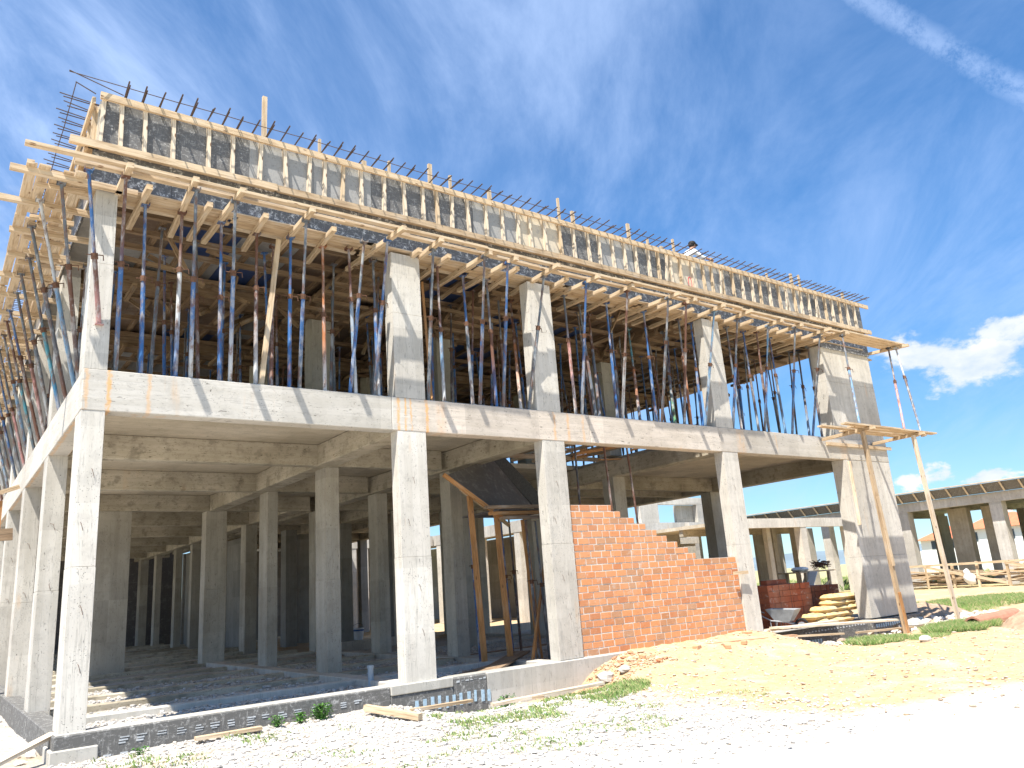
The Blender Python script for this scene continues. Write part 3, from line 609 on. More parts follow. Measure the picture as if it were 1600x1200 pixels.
# interior forest of props
GI = 'steel props in the dark interior of the upper floor'
k = 0
for yi, y in enumerate((1.5, 2.7, 4.0, 5.4, 6.9, 8.6, 10.4, 12.2)):
    for xi in range(19):
        x = 1.0 + xi * 1.2 + J(.3) + (yi % 2) * .5
        if x > 22.7 or abs(x - 5.7) < .45 and yi in (2, 5): continue
        c = random.choice(['bbb', 'kkk', 'rrr', 'bgg', 'ggg', 'grr', 'bbb', 'rbb'])
        z1 = 8.53
        prop((x, y + J(.2), ZT + .004), (x + J(.16), y + J(.25), z1), c, f'{cdesc(c)} prop in the {ORD[yi]} row behind the front edge, {ORD[xi]} from the left', GI, None, False, .034)
for yi, y in enumerate((14.5, 16.5, 19, 22, 26)):
    xi = -1
    for x in (1.4, 2.7, 4.0, 6.4, 8.0):
        c = random.choice(['bbb', 'kkk', 'rrr', 'ggg'])
        xi += 1; prop((x + J(.2), y, ZT + .004), (x + J(.2), y, 8.53), c, f'{cdesc(c)} prop in the {ORD[yi]} row of the long rear wing, {ORD[xi]} from the left', 'steel props far back in the long left wing', None, False, .034)
# props of the end platform and the ones poking down through the stair opening
prop((19.55, -1.4, 5.262), (20.5, -.85, 8.29), 'gll', 'light blue prop standing on the plank platform in front of the broad end column', 'steel props on the platform')
prop((22.35, -1.25, 5.262), (23.45, -.72, 8.29), 'kpp', 'pinkish black-topped prop at the outer end of the platform, left of two', 'steel props on the platform')
prop((22.75, -1.55, 5.262), (23.75, -.82, 8.29), 'wgl', 'grey-blue prop at the outer end of the platform, right of two', 'steel props on the platform')
GH = 'steel props in the stair opening'
prop((12.12, 1.2, -.2), (11.9, 1.2, 5.4), 'rrr', 'dark red prop behind the brick wall, left of the two red ones', GH); prop((12.98, 1.2, -.2), (12.7, 1.2, 5.4), 'rro', 'dark red prop behind the brick wall, right of the two red ones', GH)
prop((11.02, 1.3, -.2), (11.03, 1.3, 5.2), 'kkk', 'near-black prop just behind the highest bricks of the wall', GH)

# ------------------------------------------------------------------ slab formwork, front edge
F = thing('edge_formwork', (0, 0, 8.3), 'pale timber joists, planks and walkway boards under the front roof edge', 'formwork')
xs = sorted(outer + [.72, 1.75, 2.75, 4.05, 5.9, 6.6, 8.35, 9.75, 10.9, 12.2, 13.2, 14.2, 15.3, 16.6, 18.0, 19.0, 20.2])
for x in xs:
    short = min(abs(x - q) for q in outer) > .02
    mb = MB(); y0 = (-.42 + J(.12)) if short else (-.98 + J(.10)); sk = J(.07)
    mb.bar((x + sk, y0, 8.345), (x - sk, 1.25, 8.345), .095, .09); mb.build('joist', M['wood'], F)
for (x0, x1, y, z) in ((-1.08, 3.1, -.80, 8.43), (2.9, 7.2, -.83, 8.435), (7.0, 11.4, -.80, 8.43), (11.2, 15.6, -.84, 8.435), (15.4, 20.4, -.80, 8.43), (-.4, 4.3, -.56, 8.43), (4.1, 8.8, -.58, 8.44), (8.6, 13.2, -.55, 8.43), (13, 17.3, -.58, 8.44), (17.1, 20.6, -.56, 8.43)):
    mb = MB(); mb.bar((x0, y + J(.03), z), (x1, y + J(.03), z), .12, .05 + J(.004)); mb.build('walkway_board', M['wood'], F)
for i, x in enumerate(np.arange(-.3, 23.0, 2.6)):
    mb = MB()
    for k in range(5):
        y = -.06 + k * .135 + .06; mb.bar((x + J(.1), y, 8.405 + J(.004)), (x + 2.52 + J(.06), y, 8.405 + J(.004)), .13, .024)
    mb.build('soffit_plank', M['wood'], F)
for k, y in enumerate((-.9, -.73, -.56, -.39)):
    mb = MB(); mb.bar((20.45 - .1 * k, y, 8.44), (24.35 - .3 * (k % 2), y - .02, 8.44), .155, .05); mb.build('walkway_board', M['wood'], F)
mb = MB(); mb.bar((23.95, -1.15, 8.36), (23.55, .35, 8.36), .1, .09); mb.build('joist', M['wood'], F)
mb = MB(); mb.bar((20.55, -1.05, 8.36), (20.5, .35, 8.36), .1, .09); mb.build('joist', M['wood'], F)
mb = MB(); mb.bar((23.2, .2, 8.28), (24.0, .25, 8.22), .12, .03); mb.build('soffit_plank', M['wood'], F)
# black ply face of the roof edge beam
for i, x in enumerate(np.arange(-.10, 23.4, 1.25)):
    x1 = min(x + 1.245, 23.42); mb = MB(); mb.b(x, x1, -.03, -.008, 8.43, 9.04); mb.build('side_panel', M['ply_band'], F)
mb = MB(); mb.b(20.6, 23.42, -.03, -.008, 8.2, 8.42); mb.build('side_panel', M['ply_band'], F)
# small wedges and offcuts on the joists
mb = MB()
for x in outer[::2]: mb.bar((x + .1, -.62, 8.48), (x + .42 + J(.1), -.66 + J(.1), 8.48), .09, .035, J(.2))
mb.build('offcut', M['wood_old'], F)

# ceiling formwork inside
Ci = thing('ceiling_formwork', (11, 6, 8.3), 'blue and brown ceiling panels on timber joists over the shaded upper floor', 'formwork')
pm_ = [M['ply_blue'], M['ply_brown'], M['ply_grey']]
for i, x in enumerate(np.arange(.5, 22.8, 1.22)):
    for j_, y in enumerate(np.arange(.75, 13, 2.45)):
        k = random.choice([0, 0, 1, 1, 2]) if x < 6 else random.choice([0, 1, 1, 2]); MB().b(x, x + 1.21, y, min(y + 2.44, 13.1), 8.86, 8.9).build('ceiling_panel', pm_[k], Ci)
MB().b(.4, 14.8, 13.3, 39, 8.86, 8.9).build('ceiling_sheet', pm_[1], Ci)
for i, x in enumerate(np.arange(.75, 22.8, .62)):
    mb = MB(); mb.bar((x + J(.04), .72, 8.80), (x + J(.06), 13, 8.80), .09, .1); mb.build('ceiling_joist', M['wood_ceil_shade'], Ci)
for y in (1.15, 1.95, 2.75, 3.9, 5.4, 6.9, 8.2, 9.3, 10.5, 11.8, 12.9):
    for x0 in (.45, 6.1, 9.6, 15.7):
        x1 = {.45: 5.3, 6.1: 8.9, 9.6: 15.0, 15.7: 22.7}[x0]
        mb = MB(); mb.bar((x0, y + J(.08), 8.64), (x1, y + J(.08), 8.64), .1, .1); mb.build('bearer', M['wood_ceil_shade'], Ci)
for x in (5.35, 8.9, 15.0):     # forms of the deep beams over the column lines
    mb = MB(); mb.b(x, x + .7, .7, 12.9, 8.38, 8.42); mb.b(x - .03, x, .7, 12.9, 8.36, 8.75); mb.b(x + .7, x + .73, .7, 12.9, 8.36, 8.75)
    for y in np.arange(.9, 12.8, .55): mb.b(x - .35, x + 1.05, y, y + .09, 8.28, 8.37); mb.bar((x - .3, y + .04, 8.38), (x - .05, y + .04, 8.7), .05, .08); 
    mb.build('beam_form', M['wood_ceil_shade'], Ci)
for y in (4.2, 8.5, 12.7):
    mb = MB(); mb.b(.4, 22.8, y, y + .4, 8.39, 8.43); mb.b(.4, 22.8, y - .03, y, 8.37, 8.76); mb.b(.4, 22.8, y + .4, y + .43, 8.37, 8.76)
    for x in np.arange(.7, 22.6, .6): mb.b(x, x + .09, y - .3, y + .7, 8.285, 8.372)
    mb.build('beam_form', M['wood_ceil_shade'], Ci)
for i in range(40):
    x = 1 + random.random() * 21; y = .9 + random.random() * 5; MB().bar((x, y, 8.1 + J(.3)), (x + J(1.3), y + J(1.2), 8.62), .03, .1).build('brace', M['wood_ceil_shade'], Ci)
def stick(name, p0, p1, w_, h_, mat, label, cat, group=None, roll=0):
    o = MB().bar(p0, p1, w_, h_, roll).build(name, M[mat]); return tag(o, label, cat, group)
stick('timber_brace', (2.80, .14, 5.275), (3.20, .40, 8.29), .09, .05, 'wood', 'pale raking timber between the props of the first bay', 'timber')
stick('timber_brace', (6.30, .16, 5.275), (6.75, 1.1, 8.3), .05, .09, 'wood_orange', 'brownish raking timber just right of the second column', 'timber')
# debris on the upper floor edge
k = 0
for x, y, L, a_ in ((11.8, .5, .8, .2), (12.6, .45, .5, -.3), (13.5, .55, 1.0, .1), (14.1, .45, .6, .6), (13.0, 1.0, 1.4, -.1)):
    k += 1; stick('offcut', (x, y, ZT + .04), (x + L * math.cos(a_), y + L * math.sin(a_), ZT + .10), .1, .05, 'wood', f'short timber offcut on the upper floor edge, {ORD[k-1]} from the left', 'offcut', 'offcuts on the upper floor edge')

# ------------------------------------------------------------------ left edge formwork
Lf = thing('edge_formwork', (-.5, 0, 8.3), 'pale timber planks and projecting joists overhanging the left side', 'formwork')
k = 0
for y in np.arange(-.14, 19, 1.16):
    mb = MB(); lx = -1.12 + J(.10)
    if k == 1: lx = -1.75
    if k % 4 == 3: lx = -1.0
    mb.bar((lx, y + J(.05), 8.345), (.6, y + J(.06), 8.345), .1, .09); mb.build('joist', M['wood'], Lf); k += 1
for j_, y in enumerate(np.arange(-.25, 20, 1.9)):
    mb = MB()
    for q in range(5):
        x = -.93 + q * .17
        if random.random() < .05: continue
        mb.bar((x + J(.012), y + J(.12), 8.405 + J(.005)), (x + J(.02), y + 1.8 + J(.14), 8.405 + J(.005)), .15 + J(.012), .028)
    mb.build('soffit_plank', M['wood'], Lf)
for y in np.arange(.0, 19, .31):
    if random.random() < .3:
        mb = MB(); mb.bar((-.80 + J(.05), y, 8.345), (-.05 + J(.1), y + J(.1), 8.345), .05, .08); mb.build('batten', M['wood'], Lf)
for j_, y in enumerate(np.arange(0, 26, 1.25)):
    mb = MB(); mb.b(-.03, -.008, y, y + 1.245, 8.43, 9.04); mb.build('side_panel', M['ply_band'] if j_ % 3 else M['ply_light'], Lf)
mb = MB(); mb.bar((-.95, -.2, 8.47), (-.95, 6, 8.47), .1, .05); mb.bar((-.9, 5.9, 8.47), (-.92, 14, 8.47), .1, .05); mb.build('walkway_board', M['wood'], Lf)

# ------------------------------------------------------------------ parapet formwork, front and left
def parapet(P3, s0, s1, label, ledger0, studs, panels, seed):
    random.seed(seed)
    T = thing('parapet_formwork', P3((s0 + s1) / 2, 0, 9.05), label, 'formwork')
    def pb(a0, a1, d0, d1, z0, z1):
        p, q = Vector(P3(a0, d0, z0)), Vector(P3(a1, d1, z1)); return (min(p.x, q.x), max(p.x, q.x), min(p.y, q.y), max(p.y, q.y), z0, z1)
    for (a0, a1, mat) in panels:
        mb = MB(); mb.b(*pb(a0 + .004, a1 - .004, .0, .022, 9.06, 10.0)); mb.build('panel', M[mat], T)
    s = s0
    while s < s1:
        e = min(s + 1.22, s1); mb = MB(); mb.b(*pb(s, e - .006, -.30, -.278, 9.07, 10.16 + J(.02))); mb.build('inner_panel', M['ply_grey'], T); s += 1.22
    for i, st in enumerate(studs):
        mb = MB(); w1 = .085 + J(.012)
        dx_ = J(.03); mb.bar(P3(st + dx_, .057, 9.085), P3(st + J(.03), .057, 10.05), w1, .062, 0, P3(1, 0, 0)); mb.build('stud', M['wood_white'] if random.random() < .75 else M['wood'], T)
    s = s0 - .05
    while s < s1 + .1:
        e = min(s + 4.0, s1 + .35); mb = MB(); mb.bar(P3(s, .118, 10.01 + J(.006)), P3(e - .01, .118, 10.01 + J(.006)), .055, .125); mb.build('top_rail', M['wood'], T); s += 4.0
    s = ledger0
    while s < s1:
        e = min(s + 3.4, s1 + .1); dd = J(.02)
        mb = MB(); mb.bar(P3(s, .10 + dd, 9.055), P3(e + .1, .10 - dd, 9.055), .16, .045); mb.bar(P3(s, .205 + dd, 9.03), P3(e, .205 - dd, 9.03), .045, .13); mb.build('ledger', M['wood_old' if random.random() < .5 else 'wood'], T); s += 3.4
    return T
front_studs = [.02, .32, .66, 1.13, 1.71, 2.18, 2.67, 3.16, 3.62, 3.94, 4.33, 4.76, 5.26, 5.73, 6.19, 6.52, 6.9, 7.32, 7.82, 8.27]
s = 8.7
while s < 23.4: front_studs.append(round(s, 2)); s += random.choice([.36, .40, .44, .48])
pan = []; s = -.02; i = 0
seq = ['ply_black', 'ply_black', 'ply_grey', 'ply_grey', 'ply_black', 'ply_black', 'ply_grey', 'ply_light', 'ply_black', 'ply_grey', 'ply_black', 'ply_light', 'ply_grey', 'ply_black', 'ply_black', 'ply_grey', 'ply_black', 'ply_black', 'ply_black']
while s < 23.4: pan.append((s, min(s + 1.25, 23.42), seq[i % len(seq)])); s += 1.25; i += 1
PF = parapet(lambda s, d, z: (s, -d, z), 0, 23.45, 'timber-studded black and grey plywood parapet form along the front roof edge', -.45, front_studs, pan, 11)
# a few oblique braces between studs and a red paint mark on a panel
for x in (13.55, 15.8, 18.9, 20.5): MB().bar((x, -.13, 9.1), (x + .12, -.15, 9.85), .07, .03).build('cleat', M['wood_white'], PF)
mb = MB(); 
for i in range(12):
    t0 = i / 12 * 2 * math.pi; t1 = (i + 1) / 12 * 2 * math.pi
    mb.bar((14.65 + .07 * math.cos(t0), -.026, 9.32 + .17 * math.sin(t0)), (14.65 + .07 * math.cos(t1), -.026, 9.32 + .17 * math.sin(t1)), .004, .02)
mb.build('painted_mark', M['marker'], PF)
ls = list(np.arange(.35, 26, .47)); lp = []; s = .12; i = 0
while s < 26: lp.append((s, s + 1.25, ['ply_light', 'ply_black', 'ply_light', 'ply_grey'][i % 4])); s += 1.25; i += 1
PL = parapet(lambda s, d, z: (-d - .001, s, z), .12, 26, 'pale timber-studded parapet form running back along the left roof edge', -.1, ls, lp, 12)
random.seed(21)
# reinforcement
Rf = thing('reinforcement', (11, -.2, 10.08), 'rusty steel bars projecting over the front parapet with a line bar near their tips', 'rebar')
i = 0; x = .33
while x < 23.3 and i < 100:
    mb = MB(); a_ = J(.012); y1 = -.55 + J(.05)
    mb.tube([(x, .28, 10.10), (x + a_, -.12, 10.11), (x + a_ * 2, y1, 10.14 + J(.03))], .014, 5); mb.tube([(x + .03, .28, 10.17), (x + .02, -.1, 10.135), (x + .012, y1 + .09, 10.145)], .011, 5)
    mb.build('rebar', M['rebar'], Rf); x += .272 + J(.012); i += 1
lb = MB(); lb.tube([(-.55 + .8 * k, -.33 + J(.012), 10.155 + J(.01)) for k in range(31)], .008, 5); lb.build('line_bar', M['rebar'], Rf)
Rl = thing('reinforcement', (-.2, 8, 10.08), 'paired rusty steel bars projecting over the left parapet', 'rebar')
y = .35; i = 0
while y < 18:
    mb = MB(); x1 = -.56 + J(.05)
    mb.tube([(.28, y, 10.10), (-.12, y, 10.12), (x1, y + J(.01), 10.17 + J(.02))], .010, 5); mb.tube([(.28, y + .03, 10.17), (-.12, y + .02, 10.10), (x1 + .06, y + .012, 10.11)], .010, 5)
    mb.build('rebar', M['rebar'], Rl); y += .272 + J(.012)
lb = MB(); lb.tube([(-.42 + J(.01), -.1 + .8 * k, 10.15) for k in range(23)], .008, 5); lb.tube([(-.1, .05, 10.12), (-.42, -.02, 10.2)], .010, 5); lb.tube([(-.55, -.34, 10.17), (.3, -.1, 10.14)], .009, 5); lb.build('line_bar', M['rebar'], Rl)
# timber uprights above the parapet
UP = [(2.88, 11.29), (4.01, 10.69), (5.01, 10.48), (5.6, 10.65), (6.62, 10.87), (7.17, 10.73), (8.25, 10.64), (10.37, 10.98), (10.83, 10.73), (11.38, 10.41), (12.83, 10.84), (13.52, 10.54), (14.06, 10.44), (14.59, 10.77), (16.2, 10.52), (18.87, 10.54), (20.18, 10.77), (20.65, 10.81), (23.15, 10.61)]
for i, (x, z) in enumerate(UP):
    lab = 'tallest pale timber upright above the left of the front parapet' if i == 0 else f'pale timber upright rising above the front parapet, {ORD[i]} from the left'
    stick('timber_upright', (x + J(.02), .34, 9.07), (x + J(.02), .345, z), .05 if i % 2 else .09, .06, 'wood', lab, 'timber', 'timber uprights above the front parapet')

# ------------------------------------------------------------------ platform at the right end
Pt = thing('work_platform', (20.7, -.9, 5.1), 'small plank work platform at first floor level by the broad end column', 'platform')
for x0, x1, y in ((18.35, 21.2, -1.62), (20.9, 23.45, -1.62), (19.0, 23.1, -1.42), (17.95, 21.8, -1.15), (21.6, 23.2, -1.18), (19.4, 22.9, -.92)):
    MB().bar((x0, y, 5.235 + J(.006)), (x1, y + J(.03), 5.235 + J(.006)), .19, .045).build('plank', M['wood'], Pt)
for x in (19.6, 22.4): MB().bar((x - .1, -1.85, 5.16), (x + .15, -.05, 5.16), .09, .09).build('cross_beam', M['wood'], Pt)
MB().bar((19.95, -.04, 5.05), (23.65, -.04, 5.05), .05, .10).build('wall_board', M['wood'], Pt)
MB().bar((22.9, -1.5, 5.15), (23.7, -1.2, 5.28), .1, .04).build('plank', M['wood'], Pt)
def pole(p0, p1, lab, m1):
    o = MB().bar(p0, p1, .13, .09).build('timber_pole', M[m1]); return tag(o, lab, 'timber', 'long timber legs of the work platform')
pole((19.74, -1.5, -.45), (19.45, -1.5, 5.11), 'long grey timber leg of the platform in front of the broad end column, patched orange', 'wood_old')
pole((22.55, -1.6, -.5), (22.1, -1.6, 5.11), 'long pale timber leg of the platform standing clear to the right of the building', 'wood_white')
tag(MB().bar((19.655, -1.56, 1.35), (19.5, -1.56, 3.25), .11, .035, 0, (0, 1, 0)).build('fish_plate', M['wood']), 'short orange board nailed halfway up the left platform leg', 'board')
tag(MB().bar((19.76, -1.56, -.45), (19.68, -1.56, .65), .10, .035, 0, (0, 1, 0)).build('fish_plate', M['wood_orange']), 'orange board nailed to the foot of the left platform leg', 'board')
tag(MB().bar((14.7, -.10, 1.47), (15.22, -.12, 1.47), .05, .08).build('board', M['wood']), 'short stub of timber sticking out beside the end of the brick wall', 'board')
tag(MB().bar((20.95, -.05, 2.6), (21.0, -.05, 4.55), .03, .09, 0, (0, 1, 0)).build('board', M['wood_white']), 'upright pale board fixed to the left corner of the broad end column', 'board')

# ------------------------------------------------------------------ brick wall
Bw = thing('brick_wall', (12.3, .15, 0), 'orange hollow brick wall stepping down to the right between two columns', 'wall')
bx = [(952, 10.86)]
edges = [10.86, 11.12, 11.55, 11.9, 12.25, 12.58, 12.92, 13.28, 13.52]
ch = .1455; br = MB(); mo = MB()
for r_ in range(22):
    x1 = 15.04 if r_ < 13 else edges[21 - r_]
    z = -.02 + r_ * ch
    mo.b(9.61, x1 - .012, .048, .222, z + (0 if r_ else .001), z + ch - .0005 * (r_ % 2) )
    x = 9.605 - (.0 if r_ % 2 else .15) + J(.03)
    while x < x1 - .05:
        L = random.choice([.30, .30, .30, .30, .20, .26]) ; e = min(x + L, x1); a_ = max(x, 9.606)
        if e - a_ > .05:
            d = J(.005); br.box(((a_ + e) / 2, .135 + d, z + ch / 2 + .004 + J(.004)), (e - a_ - .004, .19, ch - .024), Matrix.Rotation(J(.012), 3, 'Y'))
        x = e + .020 + J(.006)
br.build('brickwork', M['brick'], Bw, None, .003); mo.build('mortar', M['mortar'], Bw)

# ------------------------------------------------------------------ stair formwork in the opening
St = thing('stair_formwork', (10.5, 2.5, 3), 'dark plywood form of a stair flight hanging in the opening', 'formwork')
mb = MB(); mb.prism([(7.74, 2.0, 4.06), (9.05, 2.0, 3.22), (11.4, 3.7, 3.60), (10.2, 3.7, 4.85)], (0, 0, .05)); mb.build('soffit_sheet', M['ply_stair_and_shade'], St)
mb = MB(); mb.prism([(10.2, 3.66, 4.80), (11.9, 3.66, 3.15), (11.9, 3.66, 3.75), (10.2, 3.66, 5.25)], (0, .05, 0)); mb.build('side_board', M['steel_dark'], St)
MB().bar((7.6, 1.97, 4.10), (9.15, 1.97, 3.12), .05, .09).build('joist', M['wood_orange'], St); MB().bar((8.3, 2.4, 3.86), (9.7, 2.45, 2.98), .06, .08).build('joist', M['wood'], St)
for k, (y, z) in enumerate(((1.45, 3.30), (1.62, 3.18), (1.5, 3.06), (1.95, 3.22), (2.3, 3.2))):
    MB().bar((8.35 + .22 * k, y, z), (10.2, y + .1, z + .04), .12, .07).build('landing_board', M['wood_orange'] if k % 2 else M['wood_dark'], St)
MB().b(8.9, 10.6, 1.7, 3.3, 3.26, 3.30).build('landing_sheet', M['ply_stair_and_shade'], St)
mb = MB()
for i in range(22): 
    x = 9.8 + random.random() * 4.6; y = 1.8 + random.random() * 3.8; mb.bar((x, y, 5.0 + random.random() * .5), (x + J(1.8) + .3, y + J(.6), 5.0 + random.random() * .5), .12, .04, J(.5))
mb.build('plank_pile', M['wood_orange'], St)
mb = MB()
for i in range(9): x = 9.7 + i * .6; mb.bar((x, 1.0, 5.3), (x + J(.15), 6, 5.3), .1, .08)
mb.bar((9.6, 4.8, 5.2), (15.1, 4.8, 5.2), .08, .12); mb.build('opening_joist', M['wood_old'], St)
posts = [((8.72, 2.4, -.28), (8.55, 2.4, 3.75), 'left'), ((9.3, 2.2, -.28), (9.15, 2.2, 3.3), 'middle'), ((10.15, 2.2, -.28), (9.95, 2.2, 3.1), 'right')]
for p0, p1, nm in posts: stick('timber_post', p0, p1, .11, .09, 'wood_orange', f'orange timber post under the stair formwork, {nm} of three', 'post', 'timber posts under the stair formwork')
stick('timber_brace', (9.2, 1.3, -.2), (11.2, 2.9, 2.6), .05, .1, 'wood_orange', 'raking orange board between the stair posts and the third column', 'board')
for k, (x, y, z1, c) in enumerate(((9.0, 3.0, 4.0, 'bbb'), (9.55, 2.5, 3.3, 'ggb'), (10.1, 3.2, 3.2, 'bbb'), (10.5, 3.4, 3.3, 'kkk'), (9.9, 1.9, 3.05, 'ggg'), (10.35, 2.1, 3.05, 'ggg'))):
    prop((x, y, -.26), (x - .12, y, z1), c, f'{cdesc(c)} prop under the stair formwork, {ORD[k]} from the left', 'steel props under the stair formwork', None, False, .034)
stick('plank', (7.55, .75, -.12), (10.0, 2.7, .02), .42, .04, 'wood_dark', 'wide dark plank lying on the ground before the stair posts', 'plank')
stick('plank', (6.6, .9, -.16), (9.2, 2.2, -.1), .2, .04, 'wood_dark', 'narrow dark plank lying left of the wide plank', 'plank')
stick('plank', (7.8, 4.6, -.1), (13.0, 5.0, -.1), .15, .06, 'wood_dark', 'reddish dark plank lying behind the stair posts', 'plank')

# ------------------------------------------------------------------ stacks of bricks, sacks, barrow
def brick_stack(x0, y0, nx_, ny_, nz_, label, z0, topn=0):
    T = thing('brick_stack', (x0, y0, z0), label, 'brick stack', 'stacks of dark red bricks'); mb = MB()
    for k in range(nz_):
        for i in range(nx_):
            for j_ in range(ny_): mb.box((x0 + i * .232 + .11 + J(.006), y0 + j_ * .232 + .11 + J(.006), z0 + .12 + k * .172 + .083), (.226, .226, .164), Matrix.Rotation(J(.02), 3, 'Z'))
    for i in range(topn): mb.box((x0 + .5 + i * .25, y0 + .4, z0 + .12 + nz_ * .172 + .07), (.24, .2, .13), Matrix.Rotation(J(.2), 3, 'Z'))
    mb.build('bricks', M['brick_dark'], T)
    w_ = nx_ * .232; d = ny_ * .232; mb = MB()
    for j_ in range(3): mb.b(x0, x0 + w_, y0 + j_ * (d - .1) / 2, y0 + j_ * (d - .1) / 2 + .1, z0, z0 + .10)
    mb.b(x0, x0 + w_, y0, y0 + d, z0 + .1, z0 + .12); mb.build('pallet', M['wood_old'], T)
    mb = MB()
    for i in (.25, .5, .75): x = x0 + w_ * i; mb.b(x, x + .012, y0 - .008, y0 - .004, z0 + .12, z0 + .12 + nz_ * .172)
    mb.build('strap', M['steel_dark'], T)
brick_stack(18.05, 1.45, 9, 5, 7, 'big strapped stack of dark red bricks left of the cement bags', -.28, 4)
brick_stack(21.0, 2.35, 9, 5, 6, 'lower stack of dark red bricks half behind the broad end column', -.28, 0)
def sack(c, rz, lab, m1='sack_y', m2='sack_b', L=.78, W_=.5, H=.17):
    n, m_ = 14, 10; mb = MB(); b = 0; c = Vector(c)
    for sgn in (1, -1):
        b = len(mb.v)
        for i in range(n + 1):
            for j_ in range(m_ + 1):
                u, v_ = i / n * 2 - 1, j_ / m_ * 2 - 1
                hgt = (max(0, 1 - abs(u) ** 7) * max(0, 1 - abs(v_) ** 6)) ** .42
                x = u * L / 2 * (1 - .05 * v_ * v_); y = v_ * W_ / 2 * (1 - .06 * u * u)
                z = sgn * hgt * H / 2 + (.014 * math.sin(u * 5 + v_ * 3 + c.x * 9) + .05 * (float(fbm(u * 2.5 + c.x * 7, v_ * 2.5 + c.z * 9, 3)) - .45)) * hgt
                p = Matrix.Rotation(rz, 3, 'Z') @ Vector((x, y, z + H / 2)); mb.v.append(tuple(c + p))
        for i in range(n):
            for j_ in range(m_):
                q = [b + i * (m_ + 1) + j_, b + (i + 1) * (m_ + 1) + j_, b + (i + 1) * (m_ + 1) + j_ + 1, b + i * (m_ + 1) + j_ + 1]
                mb.f.append(tuple(q if sgn > 0 else q[::-1])); mb.uv += [(0, 0)] * 4; mb.mi.append(0 if i < n * .62 else 1)
    o = mb.build('cement_bag' if 'cement' in lab else 'sack', [M[m1], M[m2]], smooth=True); return tag(o, lab, 'cement bag' if 'cement' in lab else 'sack', 'cement bags piled by the end column' if 'cement' in lab else None)
zz = -.16; kx = 0
rows = [(0, 18.9, 3), (1, 18.85, 3), (2, 19.3, 3), (3, 19.85, 2), (4, 19.9, 2)]
hn = ['bottom', 'second', 'third', 'fourth', 'top']; wn = ['left', 'middle', 'right']
for lv, x0, n_ in rows:
    for i in range(n_):
        wq = wn[i] if n_ == 3 else ('left', 'right')[i]
        sack((x0 + .42 + i * .62 + J(.03), .85 + J(.04), zz + lv * .158), J(.14), f'yellow and tan cement bag, {wq} one in the {hn[lv]} layer of the pile')
tag(MB().b(18.7, 21.0, .5, 1.15, -.32, -.165).build('pallet', M['wood_old']), 'grey pallet under the pile of cement bags', 'pallet')
Wb = thing('wheelbarrow', (18.0, 1.0, -.25), 'grey metal wheelbarrow standing between the brick wall column and the brick stack', 'wheelbarrow')
def barrow(T, o):
    ca_, sa_ = math.cos(1.9), math.sin(1.9); X = lambda x, y, z: (o[0] + x * ca_ - y * sa_, o[1] + x * sa_ + y * ca_, o[2] + z)
    top = [X(-.42, -.32, .62), X(.38, -.28, .66), X(.42, .28, .66), X(-.42, .32, .62)]; bot = [X(-.2, -.2, .30), X(.2, -.18, .30), X(.2, .18, .30), X(-.2, .2, .30)]
    mb = MB(); b = len(mb.v)
    tin = [tuple(Vector(p) + Vector((0, 0, .012))) for p in bot]; tt = [tuple((Vector(p) * .96 + Vector(X(0, 0, .65)) * .04)) for p in top]
    mb.v += top + bot + tt + tin
    for i in range(4):
        j_ = (i + 1) % 4
        for q in ((i, j_, 4 + j_, 4 + i), (8 + i, 12 + i, 12 + j_, 8 + j_), (i, 8 + i, 8 + j_, j_)): mb.f.append(q); mb.uv += [(0, 0)] * 4; mb.mi.append(0)
    for q in ((4, 7, 6, 5), (12, 13, 14, 15)): mb.f.append(q); mb.uv += [(0, 0)] * 4; mb.mi.append(0)
    mb.build('tray', M['galv'], T)
    mb = MB()
    for s_ in (-1, 1): mb.tube([X(-.45, .06 * s_, .16), X(-.1, .16 * s_, .29), X(.3, .22 * s_, .34), X(.66, .28 * s_, .55), X(.76, .28 * s_, .58)], .018, 7); mb.tube([X(.16, .19 * s_, .31), X(.2, .22 * s_, .0), X(.32, .22 * s_, .0), X(.34, .2 * s_, .33)], .014, 6)
    mb.build('frame', M['galv'], T)
    mb = MB(); n = 16
    ring = [X(-.46 + .17 * math.cos(2 * math.pi * k / n), 0, .175 + .17 * math.sin(2 * math.pi * k / n)) for k in range(n + 1)]
    mb.tube(ring, .035, 7, caps=False); w_ = mb.build('wheel', M['rubber'], T)
    mb = MB(); mb.tube([X(-.46, -.05, .175), X(-.46, .05, .175)], .1, 12); h = mb.build('hub', M['galv'], w_)
barrow(Wb, (18.0, 1.0, -.25))
Bk = thing('bucket', (13.4, 19.0, -.2), 'small white bucket with a blue band standing deep inside on the gravel', 'bucket')
mb = MB(); mb.tube([(13.4, 19, -.16), (13.4, 19, .32)], [.2, .26], 14, caps=False); mb.tube([(13.4, 19, -.15), (13.4, 19, -.14)], [.19, .2], 14); mb.build('shell', M['plastic_white'], Bk)
mb = MB(); mb.tube([(13.4, 19, .20), (13.4, 19, .27)], [.252, .262], 14, caps=False); mb.build('band', M['plastic_blue'], Bk)
mb = MB(); mb.tube([(13.16, 19, .3), (13.2, 19, .45), (13.4, 19, .52), (13.6, 19, .45), (13.64, 19, .3)], .01, 5); mb.build('handle', M['steel_dark'], Bk)
tag(MB().tube([(5.54, 1.67, -.4), (5.53, 1.67, .22)], .055, 12).tube([(5.53, 1.67, .18), (5.53, 1.67, .24)], .065, 12).build('drain_pipe', M['pvc']), 'short grey plastic pipe stub standing beside the second column', 'pipe')
